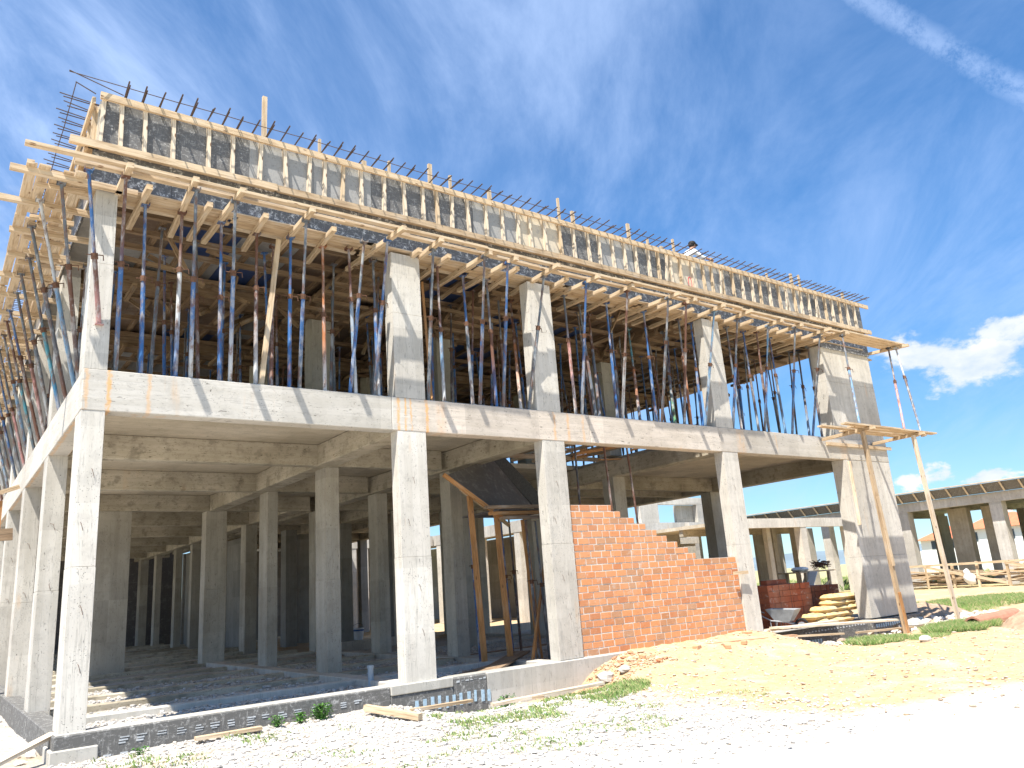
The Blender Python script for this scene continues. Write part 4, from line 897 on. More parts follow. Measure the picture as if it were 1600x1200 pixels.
# work bench with bars, cloth
Bn = thing('trestle_bench', (25.3, 5.2, -.35), 'rough timber trestle bench with a sack behind the brick stacks', 'bench')
mb = MB(); [mb.bar((24.2, 4.6 + .25 * k, 1.3), (27.0, 4.9 + .25 * k, 1.3), .2, .05) for k in range(4)]; mb.build('bench_top', M['wood'], Bn)
for x, y in ((24.6, 4.6), (26.4, 4.8), (24.6, 5.4), (26.4, 5.6)): MB().bar((x, y, -.4), (x + .1, y, 1.27), .1, .1).build('leg', M['wood'], Bn)
MB().bar((24.6, 4.6, .2), (26.4, 4.75, .9), .04, .1).build('brace', M['wood'], Bn)
sack((24.9, 4.95, 1.33), .3, 'white sack slumped on the trestle bench', 'sack_w', 'sack_w', .8, .5, .15)
mb = MB()
for i in range(60):
    c = Vector((26.4 + J(.3), 5.0 + J(.2), 1.42 + random.random() * .25)); mb.tube([c + Vector((J(.2), J(.2), J(.08))), c, c + Vector((J(.2), J(.2), J(.08)))], .016, 4)
tag(mb.build('wire_heap', M['rust']), 'rusty heap of bar offcuts on the right end of the trestle bench', 'wire heap')
tag(MB().bar((24.3, 4.52, .45), (24.95, 4.50, 1.3), .03, .5, 0, (0, 1, 0)).build('cloth', M['cloth_white']), 'white cloth hanging from the left end of the trestle bench', 'cloth')
# trench planks and boards by the end bay
for k, (p0, p1, w_, mt, lb_) in enumerate((((15.75, -.35, .06), (20.2, -1.05, -.10), .50, 'wood_white', 'broad pale plank bridging from the fourth column past the cement bags'), ((15.8, -.02, .0), (18.9, .02, -.02), .26, 'wood_white', 'pale plank lying along the plinth in the end bay'),
        ((15.9, -.62, -.16), (17.6, -1.0, -.24), .08, 'wood', 'short yellow timber below the broad plank'), ((18.0, -1.15, -.25), (20.2, -1.45, -.3), .12, 'wood_old', 'thin weathered board in front of the broad plank'))):
    stick('plank', p0, p1, w_, .045, mt, lb_, 'plank')
dbl = [((4.35, -.55, -.22), (4.75, -1.65, -.33), .10, .10, 'wood', 'stout orange timber offcut lying end-on below the plinth', 'timber'), ((5.05, -.8, -.34), (6.3, -.72, -.36), .10, .05, 'wood_old', 'flat weathered board below the blue adhesive strips', 'board'), ((1.7, -.45, -.28), (2.65, -.50, -.27), .12, .05, 'wood', 'short pale board lying below the plinth near the corner', 'board'),
       ((6.45, -1.15, -.42), (8.9, -1.30, -.36), .13, .05, 'wood_white', 'long pale board lying on the grass below the third column', 'board'), ((-.95, -.35, -.30), (.0, .35, -.02), .16, .05, 'wood_white', 'pale plank leaning on the footing left of the corner column', 'plank'), ((.2, -1.15, -.40), (1.15, -1.2, -.40), .14, .05, 'wood_white', 'half-buried board on the gravel before the corner column', 'board'),
       ((12.6, -.75, -.02), (15.6, -.95, -.1), .16, .04, 'brickdust', 'long reddish board half buried under the right of the brick wall', 'board'), ((6.9, -.9, -.42), (7.4, -1.4, -.4), .05, .04, 'wood_old', 'small stick below the third column', 'stick')]
M['brickdust'] = simple('dusty_red_timber', (.55, .33, .20), .9, .2, 5)
for p0, p1, w_, h_, mt, lb_, ct_ in dbl: stick('board' if ct_ != 'plank' else 'plank', p0, p1, w_, h_, mt, lb_, ct_)
M_l = [((10.6, -.75, .02), 'whole hollow brick lying at the foot of the brick wall'), ((12.1, -.9, -.12), 'broken brick lying right of the whole one'), ((12.75, -1.2, -.2), 'broken brick piece in the middle of the sand'), ((13.4, -1.15, -.2), 'flat brick piece on the sand, farthest right but one'), ((14.5, -.4, .08), 'brick piece on top of the sand heap by the fourth column')]
for (c, lab) in M_l:
    z = hz(c[0], c[1]); o = MB().box((c[0], c[1], z + .02), (.24, .13, .08), Matrix.Rotation(J(1), 3, 'Z') @ Matrix.Rotation(J(.2), 3, 'X')).build('loose_brick', M['brick'], None, None, .008); tag(o, lab, 'brick', 'loose bricks on the sand')
# tiny orange form at the far left
Fc = thing('column_form', (-.5, 9.3, 0), 'orange timber form standing at the far left edge beyond the side columns', 'formwork')
MB().bar((-.42, 9.3, -.4), (-.42, 9.3, 4.4), .12, .2).build('side_board', M['wood_orange'], Fc); MB().bar((-.55, 9.35, -.4), (-.55, 9.35, 4.3), .1, .06).build('side_board', M['wood_orange'], Fc)
MB().bar((-.9, 9.2, 3.55), (-.1, 9.2, 3.6), .1, .28).build('clamp', M['wood_dark'], Fc); MB().bar((-1.0, 9.1, 4.35), (-.05, 9.25, 4.75), .1, .1).build('clamp', M['wood'], Fc)

# ------------------------------------------------------------------ concrete pipe, pit, soil mound on the right
Pp = thing('drain_pipe', (22, -2.6, -.3), 'orange-brown half-buried concrete pipe in the grass at the right edge', 'pipe')
mb = MB(); n = 18; a0 = Vector((21.3, -2.55, -.38)); a1 = Vector((24.4, -2.35, -.36))
ax_ = (a1 - a0).normalized(); sd = Vector((-ax_.y, ax_.x, 0)); 
def ring(p, r): return [p + (sd * math.cos(2 * math.pi * k / n) + Vector((0, 0, 1)) * math.sin(2 * math.pi * k / n)) * r for k in range(n)]
vs = ring(a0, .25) + ring(a1, .25) + ring(a0, .20) + ring(a1, .20); mb.v = [tuple(v) for v in vs]
for k in range(n):
    j_ = (k + 1) % n
    for q in ((k, j_, n + j_, n + k), (2 * n + k, 3 * n + k, 3 * n + j_, 2 * n + j_), (k, 2 * n + k, 2 * n + j_, j_)): mb.f.append(q); mb.uv += [(0, 0)] * 4; mb.mi.append(0)
mb.build('pipe_barrel', M['pipe_orange'], Pp)
def mound(name, cx, cy, rx, ry, h, mat, lab, cat, seed=3, n=56, kind=None):
    mb = MB(); b = 0; g_ = np.linspace(-1, 1, n)
    for i in g_:
        for j_ in g_:
            r2 = math.hypot(i, j_); z = h * max(0, 1 - r2) ** .8 * (1 + .5 * (float(fbm(i * 3 + seed, j_ * 3 + seed)) - .45)) + .10 * h * (float(fbm(i * 14 + seed, j_ * 14 + seed)) - .45) * (r2 < 1)
            mb.v.append((cx + i * rx, cy + j_ * ry, hz(cx + i * rx, cy + j_ * ry) + z - .05))
    for i in range(n - 1):
        for j_ in range(n - 1):
            if math.hypot(g_[i], g_[j_]) > 1.15: continue
            mb.f.append((i * n + j_, (i + 1) * n + j_, (i + 1) * n + j_ + 1, i * n + j_ + 1)); mb.uv += [(0, 0)] * 4; mb.mi.append(0)
    o = mb.build(name, M[mat]); 
    if kind: o['kind'] = kind; return o
    return tag(o, lab, cat)
mound('soil_mound', 22.6, -4.7, 1.9, 1.9, 1.0, 'soil', 'heap of loose brown soil at the right edge of the picture', 'soil heap')
mound('soil_mound', 25.6, .9, 2.2, 1.2, .55, 'soil', 'low dark heap of earth behind the right platform leg', 'soil heap', 9)
# ------------------------------------------------------------------ railing and timber pile before the far building
Fe = thing('timber_railing', (48, 8, -.4), 'rough timber railing with crossed braces before the far building', 'railing')
ys = list(np.arange(-2, 16, 1.55))
for y in ys: MB().bar((48 + J(.2), y, -.5), (48 + J(.2), y + J(.15), 1.0 + J(.1)), .13, .13).build('post', M['wood'], Fe)
for a_, c_ in zip(ys[:-1:3], ys[3::3]): MB().bar((47.9, a_, -.2), (47.9, c_, .95), .06, .16).build('brace', M['wood'], Fe)
MB().bar((47.9, -2, .95), (47.9, 15.9, 1.02), .08, .13).build('rail', M['wood'], Fe)
for k, (y0, nm) in enumerate(((3, 'right'), (8.5, 'left'))):
    mb = MB()
    for i in range(46): y = y0 + random.random() * 4; x = 49.2 + J(.8); L = 1 + random.random() * 2.4; z = -.2 + random.random() * .75; mb.bar((x, y, z), (x + J(.6), y + L, z + J(.3)), .14, .06)
    tag(mb.build('timber_pile', M['wood_old' if k else 'wood']), f'untidy pile of used timber behind the railing, {nm} of two', 'timber pile', 'timber piles')
tag(MB().blob((47.6, 9.2, .1), .42, 12, 8, .2, (.6, .8, .8)).blob((47.65, 9.35, .5), .2, 8, 6, .2, (.7, 1, 1)).build('sack', M['sack_w'], smooth=True), 'white sack leaning at the timber railing', 'sack')

# ------------------------------------------------------------------ far buildings of the complex
Fb = thing('concrete_building', (52, 5, 0), 'single storey concrete shell with projecting roof formwork at the right edge', 'building')
def fpart(n, x0, x1, y0, y1, z0, z1, mt, T): return MB().b(x0, x1, y0, y1, z0, z1).build(n, M[mt], T)
fpart('beam', 50.5, 50.9, -12, 27, 4.5, 5.05, 'conc', Fb); fpart('roof_slab', 50.9, 66, -12, 27, 4.9, 5.1, 'soffit', Fb)
for y, w_ in ((13.6, .6), (7.8, .7), (1.5, .7), (-5, .7), (19.5, .6), (24, .6)): fpart('column', 50.52, 51.2, y, y + w_, -.4, 4.5, 'conc', Fb)
for x, y, w_, d in ((53, 11, .6, 1.2), (54, 9.6, .8, .9), (56, 13, 1.0, .5), (57, 8.5, .5, .5), (60, 16.2, 1.5, .6), (62, 13.0, .5, .5), (60, 8.8, .5, .6), (56, 3, .5, .8), (55, 20, 2.5, .5), (58, 17.8, .5, .5), (62, 11, .5, .5), (56.5, 6.2, .5, 1.5)): fpart('column', x, x + w_, y, y + d, -.4, 4.5, 'conc_col_in', Fb)
for y in (0, 6, 12, 18): fpart('beam', 51, 65, y, y + .3, 4.5, 4.9, 'conc_in', Fb)
rf = MB(); rf.prism([(50.2, -12, 5.12), (49.75, -12, 5.62), (50.5, -12, 5.66), (50.9, -12, 5.12)], (0, 39, 0)); rf.build('roof_form', M['ply_black'], Fb)
for y in np.arange(-11.6, 27, 1.05): MB().bar((50.15, y, 5.08), (49.62, y, 5.60), .09, .06).build('bracket', M['wood_white'], Fb)
MB().bar((49.68, -12, 5.68), (49.68, 27, 5.68), .3, .05).build('edge_board', M['wood_white'], Fb)
W2 = thing('concrete_building', (42, 16, 0), 'low concrete wing seen between the fourth column and the broad end column', 'building')
fpart('beam', 35.5, 47.5, 16, 16.35, 3.9, 4.45, 'conc', W2); fpart('roof_slab', 35.5, 47.5, 16.4, 24, 4.2, 4.4, 'soffit', W2)
for x in (36.2, 41.9, 47.0): fpart('column', x, x + .6, 16.02, 16.5, -.4, 3.9, 'conc', W2)
fpart('wall', 35.6, 39.4, 23.7, 23.9, -.4, 4.19, 'conc_col_in', W2); fpart('wall', 44.6, 47.4, 21.5, 21.7, -.4, 4.19, 'conc_col_in', W2); fpart('beam', 35.6, 47.4, 20, 20.3, 3.8, 4.19, 'conc_in', W2)
for x, y, w_, d in ((37.2, 19, .4, .4), (40.6, 17.6, .4, .3), (43.4, 19.2, .4, .4), (44.2, 17.5, .3, .3), (38.2, 18, .6, .4), (39.6, 19.5, .9, .5), (41.6, 21, .5, .4), (45, 18.6, .5, .4), (46.6, 19.5, .5, .4), (48.6, 21, 2.2, .4), (37.8, 23.6, 1.4, .3)): fpart('column', x, x + w_, y, y + d, -.4, 4.2, 'conc_col_in', W2)
W3 = thing('concrete_building', (42, 26, 0), 'concrete wing with a part upper storey seen over the stepped brick wall', 'building')
fpart('beam', 33, 48.5, 26, 26.35, 4.6, 5.25, 'conc', W3); fpart('roof_slab', 33, 48.5, 26.4, 40, 4.9, 5.1, 'soffit', W3)
fpart('column', 38.3, 40.1, 26.02, 26.5, 5.26, 6.75, 'conc', W3); fpart('beam', 40.12, 44.9, 26.03, 26.4, 6.55, 7.05, 'conc', W3); fpart('beam', 33, 40.1, 26.03, 26.4, 6.78, 7.05, 'conc', W3)
fpart('wall', 42.4, 44.2, 26.45, 26.7, 5.26, 6.54, 'conc_col_in', W3); fpart('column', 44.25, 44.9, 26.03, 26.5, 5.26, 6.54, 'conc', W3)
fpart('column', 42.7, 43.5, 25.6, 25.99, -.4, 5.2, 'conc', W3); fpart('column', 34, 34.6, 26.02, 26.4, -.4, 4.6, 'conc', W3); fpart('column', 40.6, 41.8, 24.5, 25, -.4, 3.6, 'conc', W3); fpart('beam', 37.5, 42.2, 24.45, 24.9, 3.62, 4.05, 'conc', W3)
for x in (35.5, 37.5, 39.5, 42, 45.5, 47.2): fpart('column', x, x + .6, 29, 29.5, -.4, 4.8, 'conc_col_in', W3)
fpart('wall', 33, 48, 35, 35.3, -.4, 4.8, 'conc_col_in', W3)
W4 = thing('concrete_building', (27, 27, 0), 'sunlit concrete wing across the yard seen past the second column', 'building')
fpart('beam', 25.6, 26.0, 16.5, 45, 4.6, 5.26, 'conc', W4); fpart('roof_slab', 26, 30.1, 20, 45, 4.95, 5.1, 'soffit', W4)
for y in (18.8, 23.4, 27.6, 32.2, 36.6, 41): fpart('column', 25.62, 26.2, y, y + .55, -.4, 4.6, 'conc', W4)
fpart('wall', 30.2, 30.5, 29, 45, -.4, 4.9, 'conc_far_shade', W4); fpart('wall', 27, 30, 25.3, 25.6, -.4, 4.9, 'conc_in', W4)
fpart('beam', 26, 30, 23.4, 23.7, 4.6, 4.95, 'conc_in', W4)
W5 = thing('concrete_building', (20, 34, 0), 'dark concrete rooms across the yard, seen deep between the inner columns', 'building')
fpart('beam', 15.1, 25.5, 33, 33.4, 4.6, 5.26, 'conc', W5); fpart('roof_slab', 15.1, 25.5, 33.41, 40, 4.9, 5.1, 'soffit', W5); fpart('wall', 15.1, 25.5, 37, 37.3, -.4, 4.89, 'conc_far_shade', W5)
for x in (16.2, 18.1, 19.5, 20.3, 22.6, 24.6): fpart('column', x, x + .45, 33.02, 33.5, -.4, 4.6, 'conc', W5)
tag(MB().b(10.5, 25, 15.3, 15.6, -.5, .0).build('low_wall', M['conc']), 'low sunlit concrete upstand across the yard behind the stair posts', 'wall')
# houses beyond
def house(x, y, w_, d, h, lab, pink=False):
    T = thing('house', (x, y, -.3), lab, 'house', 'white houses with orange tiled roofs')
    MB().b(x, x + d, y, y + w_, -.5, h).build('wall', M['white_wall'], T)
    if pink: MB().b(x - .12, x - .01, y + 1.0, y + w_ - 1, h * .42, h * .42 + .5).build('balcony', M['pink_wall'], T)
    r_ = MB(); z0 = h; r_.v = [(x - .5, y - .5, z0), (x + d + .5, y - .5, z0), (x + d + .5, y + w_ + .5, z0), (x - .5, y + w_ + .5, z0), (x + d * .4, y + w_ * .3, z0 + 1.6), (x + d * .4, y + w_ * .7, z0 + 1.6)]
    for f in ((0, 4, 5, 3), (0, 1, 4), (1, 2, 5, 4), (2, 3, 5), (0, 3, 2, 1)): r_.f.append(f); r_.uv += [(0, 0)] * len(f); r_.mi.append(0)
    ro = r_.build('roof', M['tile'], T); MB().b(x + d * .5, x + d * .5 + .5, y + w_ * .4, y + w_ * .4 + .5, h + .8, h + 2.3).build('chimney', M['white_wall'], ro)
    for yy in np.arange(y + 1, y + w_ - 1, 1.9):
        for zz_ in (h * .22, h * .68): MB().b(x - .04, x + .02, yy, yy + .9, zz_, zz_ + 1.0).build('window', M['dark_glass'], T)
house(92, 13, 9, 8, 4.6, 'nearest white house with orange roof at the right edge', True); house(93, 23.2, 6, 8, 4.2, 'white house with orange roof left of the nearest one', True); house(100, 31, 7, 8, 3.6, 'smaller white house farther left behind the columns', True)
house(110, 5, 6, 7, 6.0, 'taller white house partly hidden at the far right')
# garden wall before the houses
tag(MB().b(82, 82.3, -5, 32, -.5, 2.2).build('garden_wall', M['white_wall']), 'long white boundary wall before the houses', 'wall')
hm = MB(); nn = 90
for i in range(nn):
    a_ = math.radians(-8 + i * 1.1); r_ = 2600; hgt = 22 + 34 * float(fbm(np.array(i * .09), np.array(3.3))) + 10 * float(fbm(np.array(i * .5), np.array(8.3)))
    hm.v += [(r_ * math.cos(a_), r_ * math.sin(a_), -5), ((r_ + 300) * math.cos(a_), (r_ + 300) * math.sin(a_), hgt), ((r_ + 900) * math.cos(a_), (r_ + 900) * math.sin(a_), -5)]
for i in range(nn - 1):
    for k in range(2): hm.f.append((i * 3 + k, (i + 1) * 3 + k, (i + 1) * 3 + k + 1, i * 3 + k + 1)); hm.uv += [(0, 0)] * 4; hm.mi.append(0)
o = hm.build('hills', M['hill']); o['kind'] = 'structure'

# ------------------------------------------------------------------ stones, grass, weeds
ICO = None
def stones(name, pts, mat, seed):
    r = np.random.default_rng(seed)
    t_ = (1 + 5 ** .5) / 2
    iv = np.array([(-1, t_, 0), (1, t_, 0), (-1, -t_, 0), (1, -t_, 0), (0, -1, t_), (0, 1, t_), (0, -1, -t_), (0, 1, -t_), (t_, 0, -1), (t_, 0, 1), (-t_, 0, -1), (-t_, 0, 1)]) / 1.9
    fi = np.array([(0, 11, 5), (0, 5, 1), (0, 1, 7), (0, 7, 10), (0, 10, 11), (1, 5, 9), (5, 11, 4), (11, 10, 2), (10, 7, 6), (7, 1, 8), (3, 9, 4), (3, 4, 2), (3, 2, 6), (3, 6, 8), (3, 8, 9), (4, 9, 5), (2, 4, 11), (6, 2, 10), (8, 6, 7), (9, 8, 1)])
    N = len(pts); V = np.repeat(iv[None], N, 0) * r.uniform(.6, 1.25, (N, 12, 1)) * pts[:, None, 3:4] * np.stack([r.uniform(.8, 1.4, N), r.uniform(.7, 1.2, N), r.uniform(.45, .8, N)], 1)[:, None, :]
    a_ = r.uniform(0, 6.28, N); c, s_ = np.cos(a_)[:, None], np.sin(a_)[:, None]
    Vx = V[:, :, 0] * c - V[:, :, 1] * s_; Vy = V[:, :, 0] * s_ + V[:, :, 1] * c
    V = np.stack([Vx + pts[:, None, 0], Vy + pts[:, None, 1], V[:, :, 2] + pts[:, None, 2]], 2)
    Fc_ = fi[None] + (np.arange(N) * 12)[:, None, None]
    me = bpy.data.meshes.new(name); me.from_pydata(V.reshape(-1, 3).tolist(), [], Fc_.reshape(-1, 3).tolist()); me.materials.append(mat)
    o = bpy.data.objects.new(name, me); COL.objects.link(o); o['kind'] = 'stuff'; return o
def stonemat(name, a, b_, c):
    m, t, b = newmat(name); g = t.node('ShaderNodeNewGeometry').outputs['Random Per Island']; oc = t.node('ShaderNodeTexCoord').outputs['Object']
    n = t.noise(oc, 30, 4, .6); col = t.ramp(g, [(0, a), (.5, b_), (1, c)]); col = t.mix(t.math('MULTIPLY', t.step(n, .45, .7), .3), col, t.mix(1, col, (.7, .66, .6, 1), 'MULTIPLY'))
    t.set(b, 'Base Color', col); t.set(b, 'Roughness', .9); bump(t, b, n, .3, .005); return m
r = np.random.default_rng(5)
def scatter(n, x0, x1, y0, y1, s0, s1, keep=None, sink=.3):
    x = r.uniform(x0, x1, n); y = r.uniform(y0, y1, n); s = s0 * (s1 / s0) ** (r.random(n) ** 2.2)
    k = np.ones(n, bool) if keep is None else keep(x, y); x, y, s = x[k], y[k], s[k]
    return np.stack([x, y, height(x, y) + s * sink, s], 1)
road_m = lambda x, y: -(y + 5.55 + .30 * (x - 3.9)) 
P1 = scatter(46000, -3, 9.3, -7.5, -.08, .006, .042, lambda x, y: (road_m(x, y) < .2 + r.random(len(x))) & (r.random(len(x)) < np.where(x > 7.8, .3, 1)))
stones('crushed_stone', P1, stonemat('white_stone', (.34, .32, .30), (.66, .64, .60), (.56, .48, .38)), 1)
P2 = scatter(5000, 8.0, 26, -8.5, -.1, .01, .045, lambda x, y: ~inside(x, y) & (r.random(len(x)) < np.clip(1 - road_m(x, y), 0, 1)))
stones('pebbles', P2, stonemat('sand_stone', (.46, .33, .19), (.60, .52, .42), (.30, .23, .17)), 2)
P3 = scatter(22000, .3, 15, .35, 10, .012, .06, lambda x, y: inside(x, y))
stones('gravel_fill', P3, stonemat('grey_stone', (.34, .325, .305), (.50, .48, .455), (.46, .40, .33)), 3)
P4 = scatter(1500, -14, 0, -3, 30, .03, .16); stones('rubble', P4, stonemat('rubble_stone', (.62, .58, .52), (.72, .70, .66), (.5, .40, .3)), 4)
P5 = scatter(1400, 16, 27, -2.0, .0, .04, .16, lambda x, y: (r.random(len(x)) < .5) & ((y > -1.5) | (x > 22)));  stones('rubble', P5, stonemat('rubble_stone_grey', (.55, .50, .44), (.70, .66, .6), (.36, .28, .22)), 6)
P6 = scatter(700, 9.0, 10.9, -1.4, -.1, .012, .075); stones('brick_rubble', P6, stonemat('brick_rubble', (.42, .24, .13), (.52, .42, .30), (.48, .19, .09)), 7)
# big lumps by the heap and left
for k, (x, y, s_, lab) in enumerate(((9.5, -.75, .16, 'grey lump of concrete on the sand heap below the brick wall'), (9.75, -1.05, .11, 'small pale stone under the concrete lump on the sand heap'), (.35, -1.75, .12, 'dark stone on the gravel before the corner column'), (17.6, -3.1, .13, 'dark flat stone alone on the yellow sand'), (20.2, -1.15, .22, 'pale boulder by the left platform leg'), (21.0, -1.1, .24, 'pale boulder right of the left platform leg'))):
    o = MB().blob((x, y, hz(x, y) + s_ * .4), s_, 9, 6, .16, (1.3, 1, .7)).build('boulder', M['conc_dirty']); tag(o, lab, 'stone')
def grass(name, areas, mat, seed):
    r = np.random.default_rng(seed); V = []; Fg = []
    for (cx, cy, rx, ry, n, h0, h1, thr) in areas:
        for _ in range(n):
            a_ = r.uniform(0, 6.28); q = math.sqrt(r.random()); x = cx + rx * q * math.cos(a_); y = cy + ry * q * math.sin(a_)
            if float(fbm(x * 1.6 + 3, y * 1.6 + 7, 3)) < thr or inside(x, y): continue
            z = hz(x, y) - .01
            for _b in range(5):
                bx_, by_ = x + r.normal(0, .035), y + r.normal(0, .035); h = r.uniform(h0, h1); d = r.uniform(0, 6.28); w_ = r.uniform(.004, .010)
                lx, ly = math.cos(d) * h * r.uniform(.2, .9), math.sin(d) * h * r.uniform(.2, .9); i = len(V)
                V += [(bx_ - w_, by_, z), (bx_ + w_, by_ + w_, z), (bx_ + lx * .4 + w_ * .7, by_ + ly * .4, z + h * .6), (bx_ + lx, by_ + ly, z + h)]; Fg.append((i, i + 1, i + 2)); Fg.append((i, i + 2, i + 3))
    me = bpy.data.meshes.new(name); me.from_pydata(V, [], Fg); me.materials.append(mat); o = bpy.data.objects.new(name, me); COL.objects.link(o); o['kind'] = 'stuff'
gm, t, b = newmat('grass_blade'); gi = t.node('ShaderNodeNewGeometry').outputs['Random Per Island']
t.set(b, 'Base Color', t.ramp(gi, [(0, (.10, .20, .045)), (.4, (.17, .27, .07)), (.7, (.26, .30, .11)), (1, (.46, .40, .21))])); t.set(b, 'Roughness', .7)
grass('grass', [(6.6, -2.0, 1.7, 1.2, 1700, .02, .09, .42), (8.3, -1.8, 1.1, .8, 1500, .03, .11, .38), (5.8, -3.8, 2.4, 1.5, 1500, .02, .06, .46), (3.2, -2.6, 2.8, 2.0, 900, .02, .06, .48), (1.0, -3.2, 2.0, 1.6, 500, .02, .05, .52), (8.4, -4.6, 1.6, .8, 500, .02, .06, .5),
                (17.6, -1.9, 1.0, .55, 1500, .06, .16, .3), (18.8, -2.6, .8, .35, 500, .04, .1, .4), (21.0, -2.4, 1.6, .7, 3000, .06, .2, .3), (33, 2.2, 3.6, 2.3, 5200, .06, .24, .35), (28, 1.0, 2.4, 1.0, 700, .05, .16, .45), (1.2, -.9, 1.6, .5, 260, .03, .09, .45), (-.8, -1.0, .8, 1.0, 150, .03, .1, .45)], gm, 3)
grass('field_grass', [(70, 30, 22, 30, 3500, .2, .6, .3)], gm, 4)
def weed(x, y, s_, n, lab):
    T = thing('weed', (x, y, hz(x, y)), lab, 'plant', 'weeds at the foot of the plinth'); z0 = hz(x, y); mb = MB(); st = MB()
    for i in range(n):
        a_ = random.uniform(0, 6.28); rr = random.random() * s_; px, py, pz = x + rr * math.cos(a_), y + rr * .7 * math.sin(a_), z0 + random.random() * s_ * 1.2 + .02
        if i % 6 == 0: st.tube([(x + J(.04), y + J(.03), z0 - .02), (px, py, pz)], .004, 4)
        L = random.uniform(.03, .06); q = Matrix.Rotation(random.uniform(0, 6.28), 3, 'Z') @ Matrix.Rotation(random.uniform(-.7, .7), 3, 'X')
        mb.poly([Vector((px, py, pz)) + q @ Vector(p) for p in ((0, 0, 0), (L * .5, L * .35, .01), (L, 0, 0), (L * .5, -L * .35, .01))])
    mb.build('leaves', M['weed'], T); st.build('stem', M['weed'], T)
weed(3.72, -.22, .19, 330, 'bushy green weed against the plinth, the taller of two'); weed(3.35, -.30, .12, 120, 'small green weed just left of the bushy one'); weed(2.95, -.35, .13, 100, 'low green weed at the plinth, farthest left')
weed(7.05, -.75, .22, 190, 'green weed below the corner where the plinth turns pale'); weed(.95, -.5, .10, 50, 'small weed near the corner footing')
# ------------------------------------------------------------------ the worker on the roof
def skin(name, pts, edges, radii, mat, parent, sub=2, root=0):
    me = bpy.data.meshes.new(name); off = Vector(parent['_w']); me.from_pydata([tuple(Vector(p) - off) for p in pts], edges, [])
    o = bpy.data.objects.new(name, me); COL.objects.link(o); o.parent = parent; me.materials.append(mat)
    md = o.modifiers.new('skin', 'SKIN'); md.use_smooth_shade = True
    for i, v in enumerate(me.skin_vertices[0].data):
        rr = radii[i]; v.radius = rr if hasattr(rr, '__len__') else (rr, rr); v.use_root = (i == root)
    sd_ = o.modifiers.new('sub', 'SUBSURF'); sd_.levels = sub; sd_.render_levels = sub
    return o
Z0 = 9.20; px, py = 15.08, .50
stick('plank', (14.3, .52, 9.13), (16.4, .52, 9.13), .3, .13, 'wood_old', 'thick plank on the roof under the worker', 'plank')
Pe = thing('person', (px, py, Z0), 'dark haired worker in a white shirt bending over the front roof edge bars', 'person')
hip = (px, py, Z0 + .93); chest = (px + .26, py - .03, Z0 + 1.30); neck = (px + .42, py - .03, Z0 + 1.48); hd = (px + .53, py - .03, Z0 + 1.60); ht = (px + .55, py - .03, Z0 + 1.70)
pts = [hip, (px + .12, py - .01, Z0 + 1.12), chest, neck, hd, ht,
       (px + .34, py - .22, Z0 + 1.36), (px + .50, py - .30, Z0 + 1.16), (px + .78, py - .38, Z0 + 1.12), (px + .36, py + .18, Z0 + 1.36), (px + .52, py + .2, Z0 + 1.12), (px + .76, py + .02, Z0 + 1.10),
       (px, py - .11, Z0 + .86), (px + .10, py - .13, Z0 + .48), (px - .02, py - .13, Z0 + .07), (px + .18, py - .13, Z0 + .04), (px, py + .11, Z0 + .86), (px - .06, py + .14, Z0 + .46), (px - .26, py + .14, Z0 + .08), (px - .08, py + .14, Z0 + .04)]
ed = [(0, 1), (1, 2), (2, 3), (3, 4), (4, 5), (2, 6), (6, 7), (7, 8), (2, 9), (9, 10), (10, 11), (0, 12), (12, 13), (13, 14), (14, 15), (0, 16), (16, 17), (17, 18), (18, 19)]
rd = [(.13, .11), (.12, .10), (.15, .11), (.055, .055), (.085, .078), (.072, .068), .06, .045, .032, .06, .045, .032, .085, .06, .042, .04, .085, .06, .042, .04]
body = skin('body', pts, ed, rd, M['skin'], Pe)
for sgn, base in ((-1, pts[8]), (1, pts[11])):      # hands: palm plus four fingers and a thumb curled over a bar
    b_ = Vector(base); hp = [b_, b_ + Vector((.05, 0, -.01))]; he = [(0, 1)]; hr = [.026, (.036, .018)]
    for f in range(4):
        y_ = (f - 1.5) * .021; L = (.034, .04, .038, .03)[f]; i = len(hp)
        hp += [b_ + Vector((.085, y_, -.012)), b_ + Vector((.085 + L, y_, -.026)), b_ + Vector((.085 + L * 1.1, y_, -.055))]; he += [(1, i), (i, i + 1), (i + 1, i + 2)]; hr += [.0105, .009, .008]
    i = len(hp); hp += [b_ + Vector((.04, -.04 * sgn, -.02)), b_ + Vector((.075, -.052 * sgn, -.04))]; he += [(1, i), (i, i + 1)]; hr += [.011, .009]
    skin('hand', hp, he, hr, M['skin'], Pe, 1)
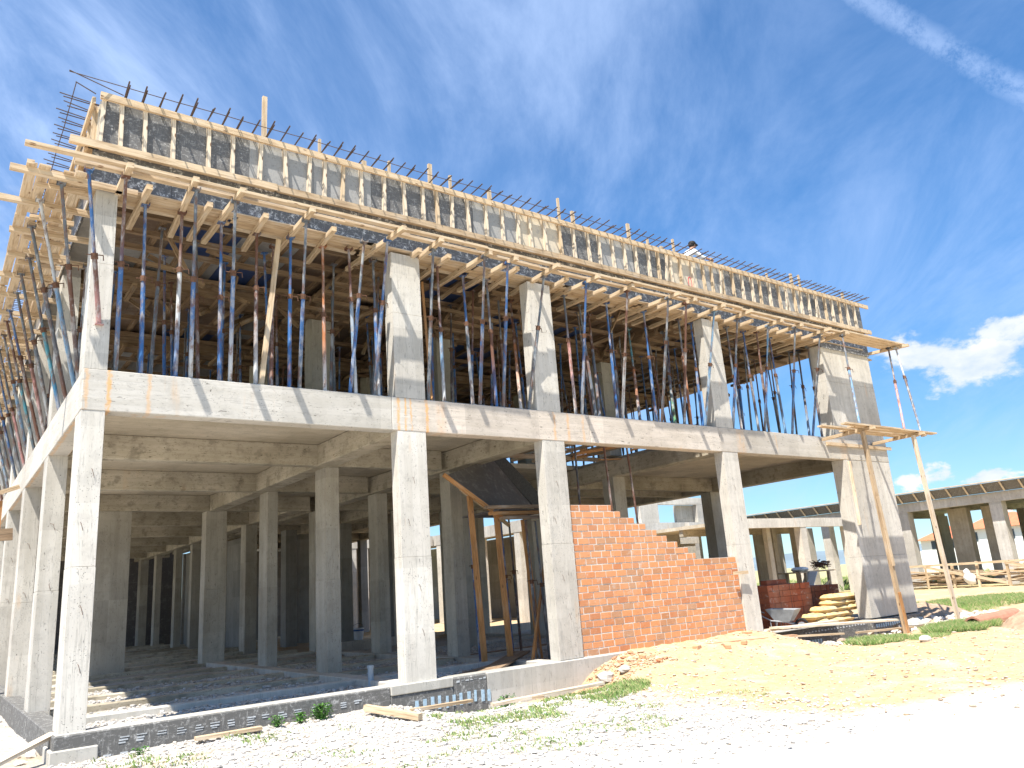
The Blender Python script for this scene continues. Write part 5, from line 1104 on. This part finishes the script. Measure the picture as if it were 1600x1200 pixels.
skin('shirt', [Vector(p) + Vector((0, 0, .0)) for p in (pts[0], pts[1], pts[2], (px + .37, py - .03, Z0 + 1.42), pts[6], pts[7], tuple(Vector(pts[7]).lerp(Vector(pts[8]), .55)), pts[9], pts[10], tuple(Vector(pts[10]).lerp(Vector(pts[11]), .55)))],
     [(0, 1), (1, 2), (2, 3), (2, 4), (4, 5), (5, 6), (2, 7), (7, 8), (8, 9)], [(.155, .135), (.145, .125), (.175, .135), (.08, .08), .082, .066, .056, .082, .066, .056], M['cloth_white'], Pe)
skin('trousers', [pts[0], pts[12], pts[13], tuple(Vector(pts[14]) + Vector((0, 0, .06))), pts[16], pts[17], tuple(Vector(pts[18]) + Vector((0, 0, .06)))], [(0, 1), (1, 2), (2, 3), (0, 4), (4, 5), (5, 6)], [(.15, .13), .10, .076, .062, .10, .076, .062], M['cloth_dark'], Pe)
hc = Vector((px + .54, py - .03, Z0 + 1.655))
mb = MB(); mb.blob(hc + Vector((-.028, 0, .035)), .118, 12, 8, .03, (1.05, .95, .85)); mb.blob(hc + Vector((-.075, 0, -.02)), .075, 10, 6, .04, (1, 1.1, 1)); mb.build('hair', M['hair'], Pe, smooth=True)
mb = MB(); mb.prism([hc + Vector(p) for p in ((.04, -.075, .05), (.17, -.06, .015), (.19, 0, .01), (.17, .06, .015), (.04, .075, .05))], (0, 0, .012)); mb.build('cap_peak', M['hair'], Pe)
mb = MB(); mb.blob(hc + Vector((.105, 0, -.025)), .022, 8, 6, 0, (1, .7, 1.3)); mb.blob(hc + Vector((-.02, -.088, -.02)), .024, 8, 6, 0, (.8, .4, 1.2)); mb.blob(hc + Vector((-.02, .088, -.02)), .024, 8, 6, 0, (.8, .4, 1.2)); mb.build('nose_and_ears', M['skin'], Pe, smooth=True)
mb = MB(); [mb.blob(hc + Vector((.086, s_ * .033, .0)), .013, 8, 6) for s_ in (-1, 1)]; mb.build('eyes', M['hair'], Pe, smooth=True)
mb = MB(); mb.b(hc.x + .080, hc.x + .092, hc.y - .025, hc.y + .025, hc.z - .068, hc.z - .060); mb.build('mouth', M['brick_dark'], Pe)
for o in bpy.data.objects:
    if '_w' in o: del o['_w']
S.render.engine = 'CYCLES'
S.cycles.max_bounces = 7; S.cycles.diffuse_bounces = 4
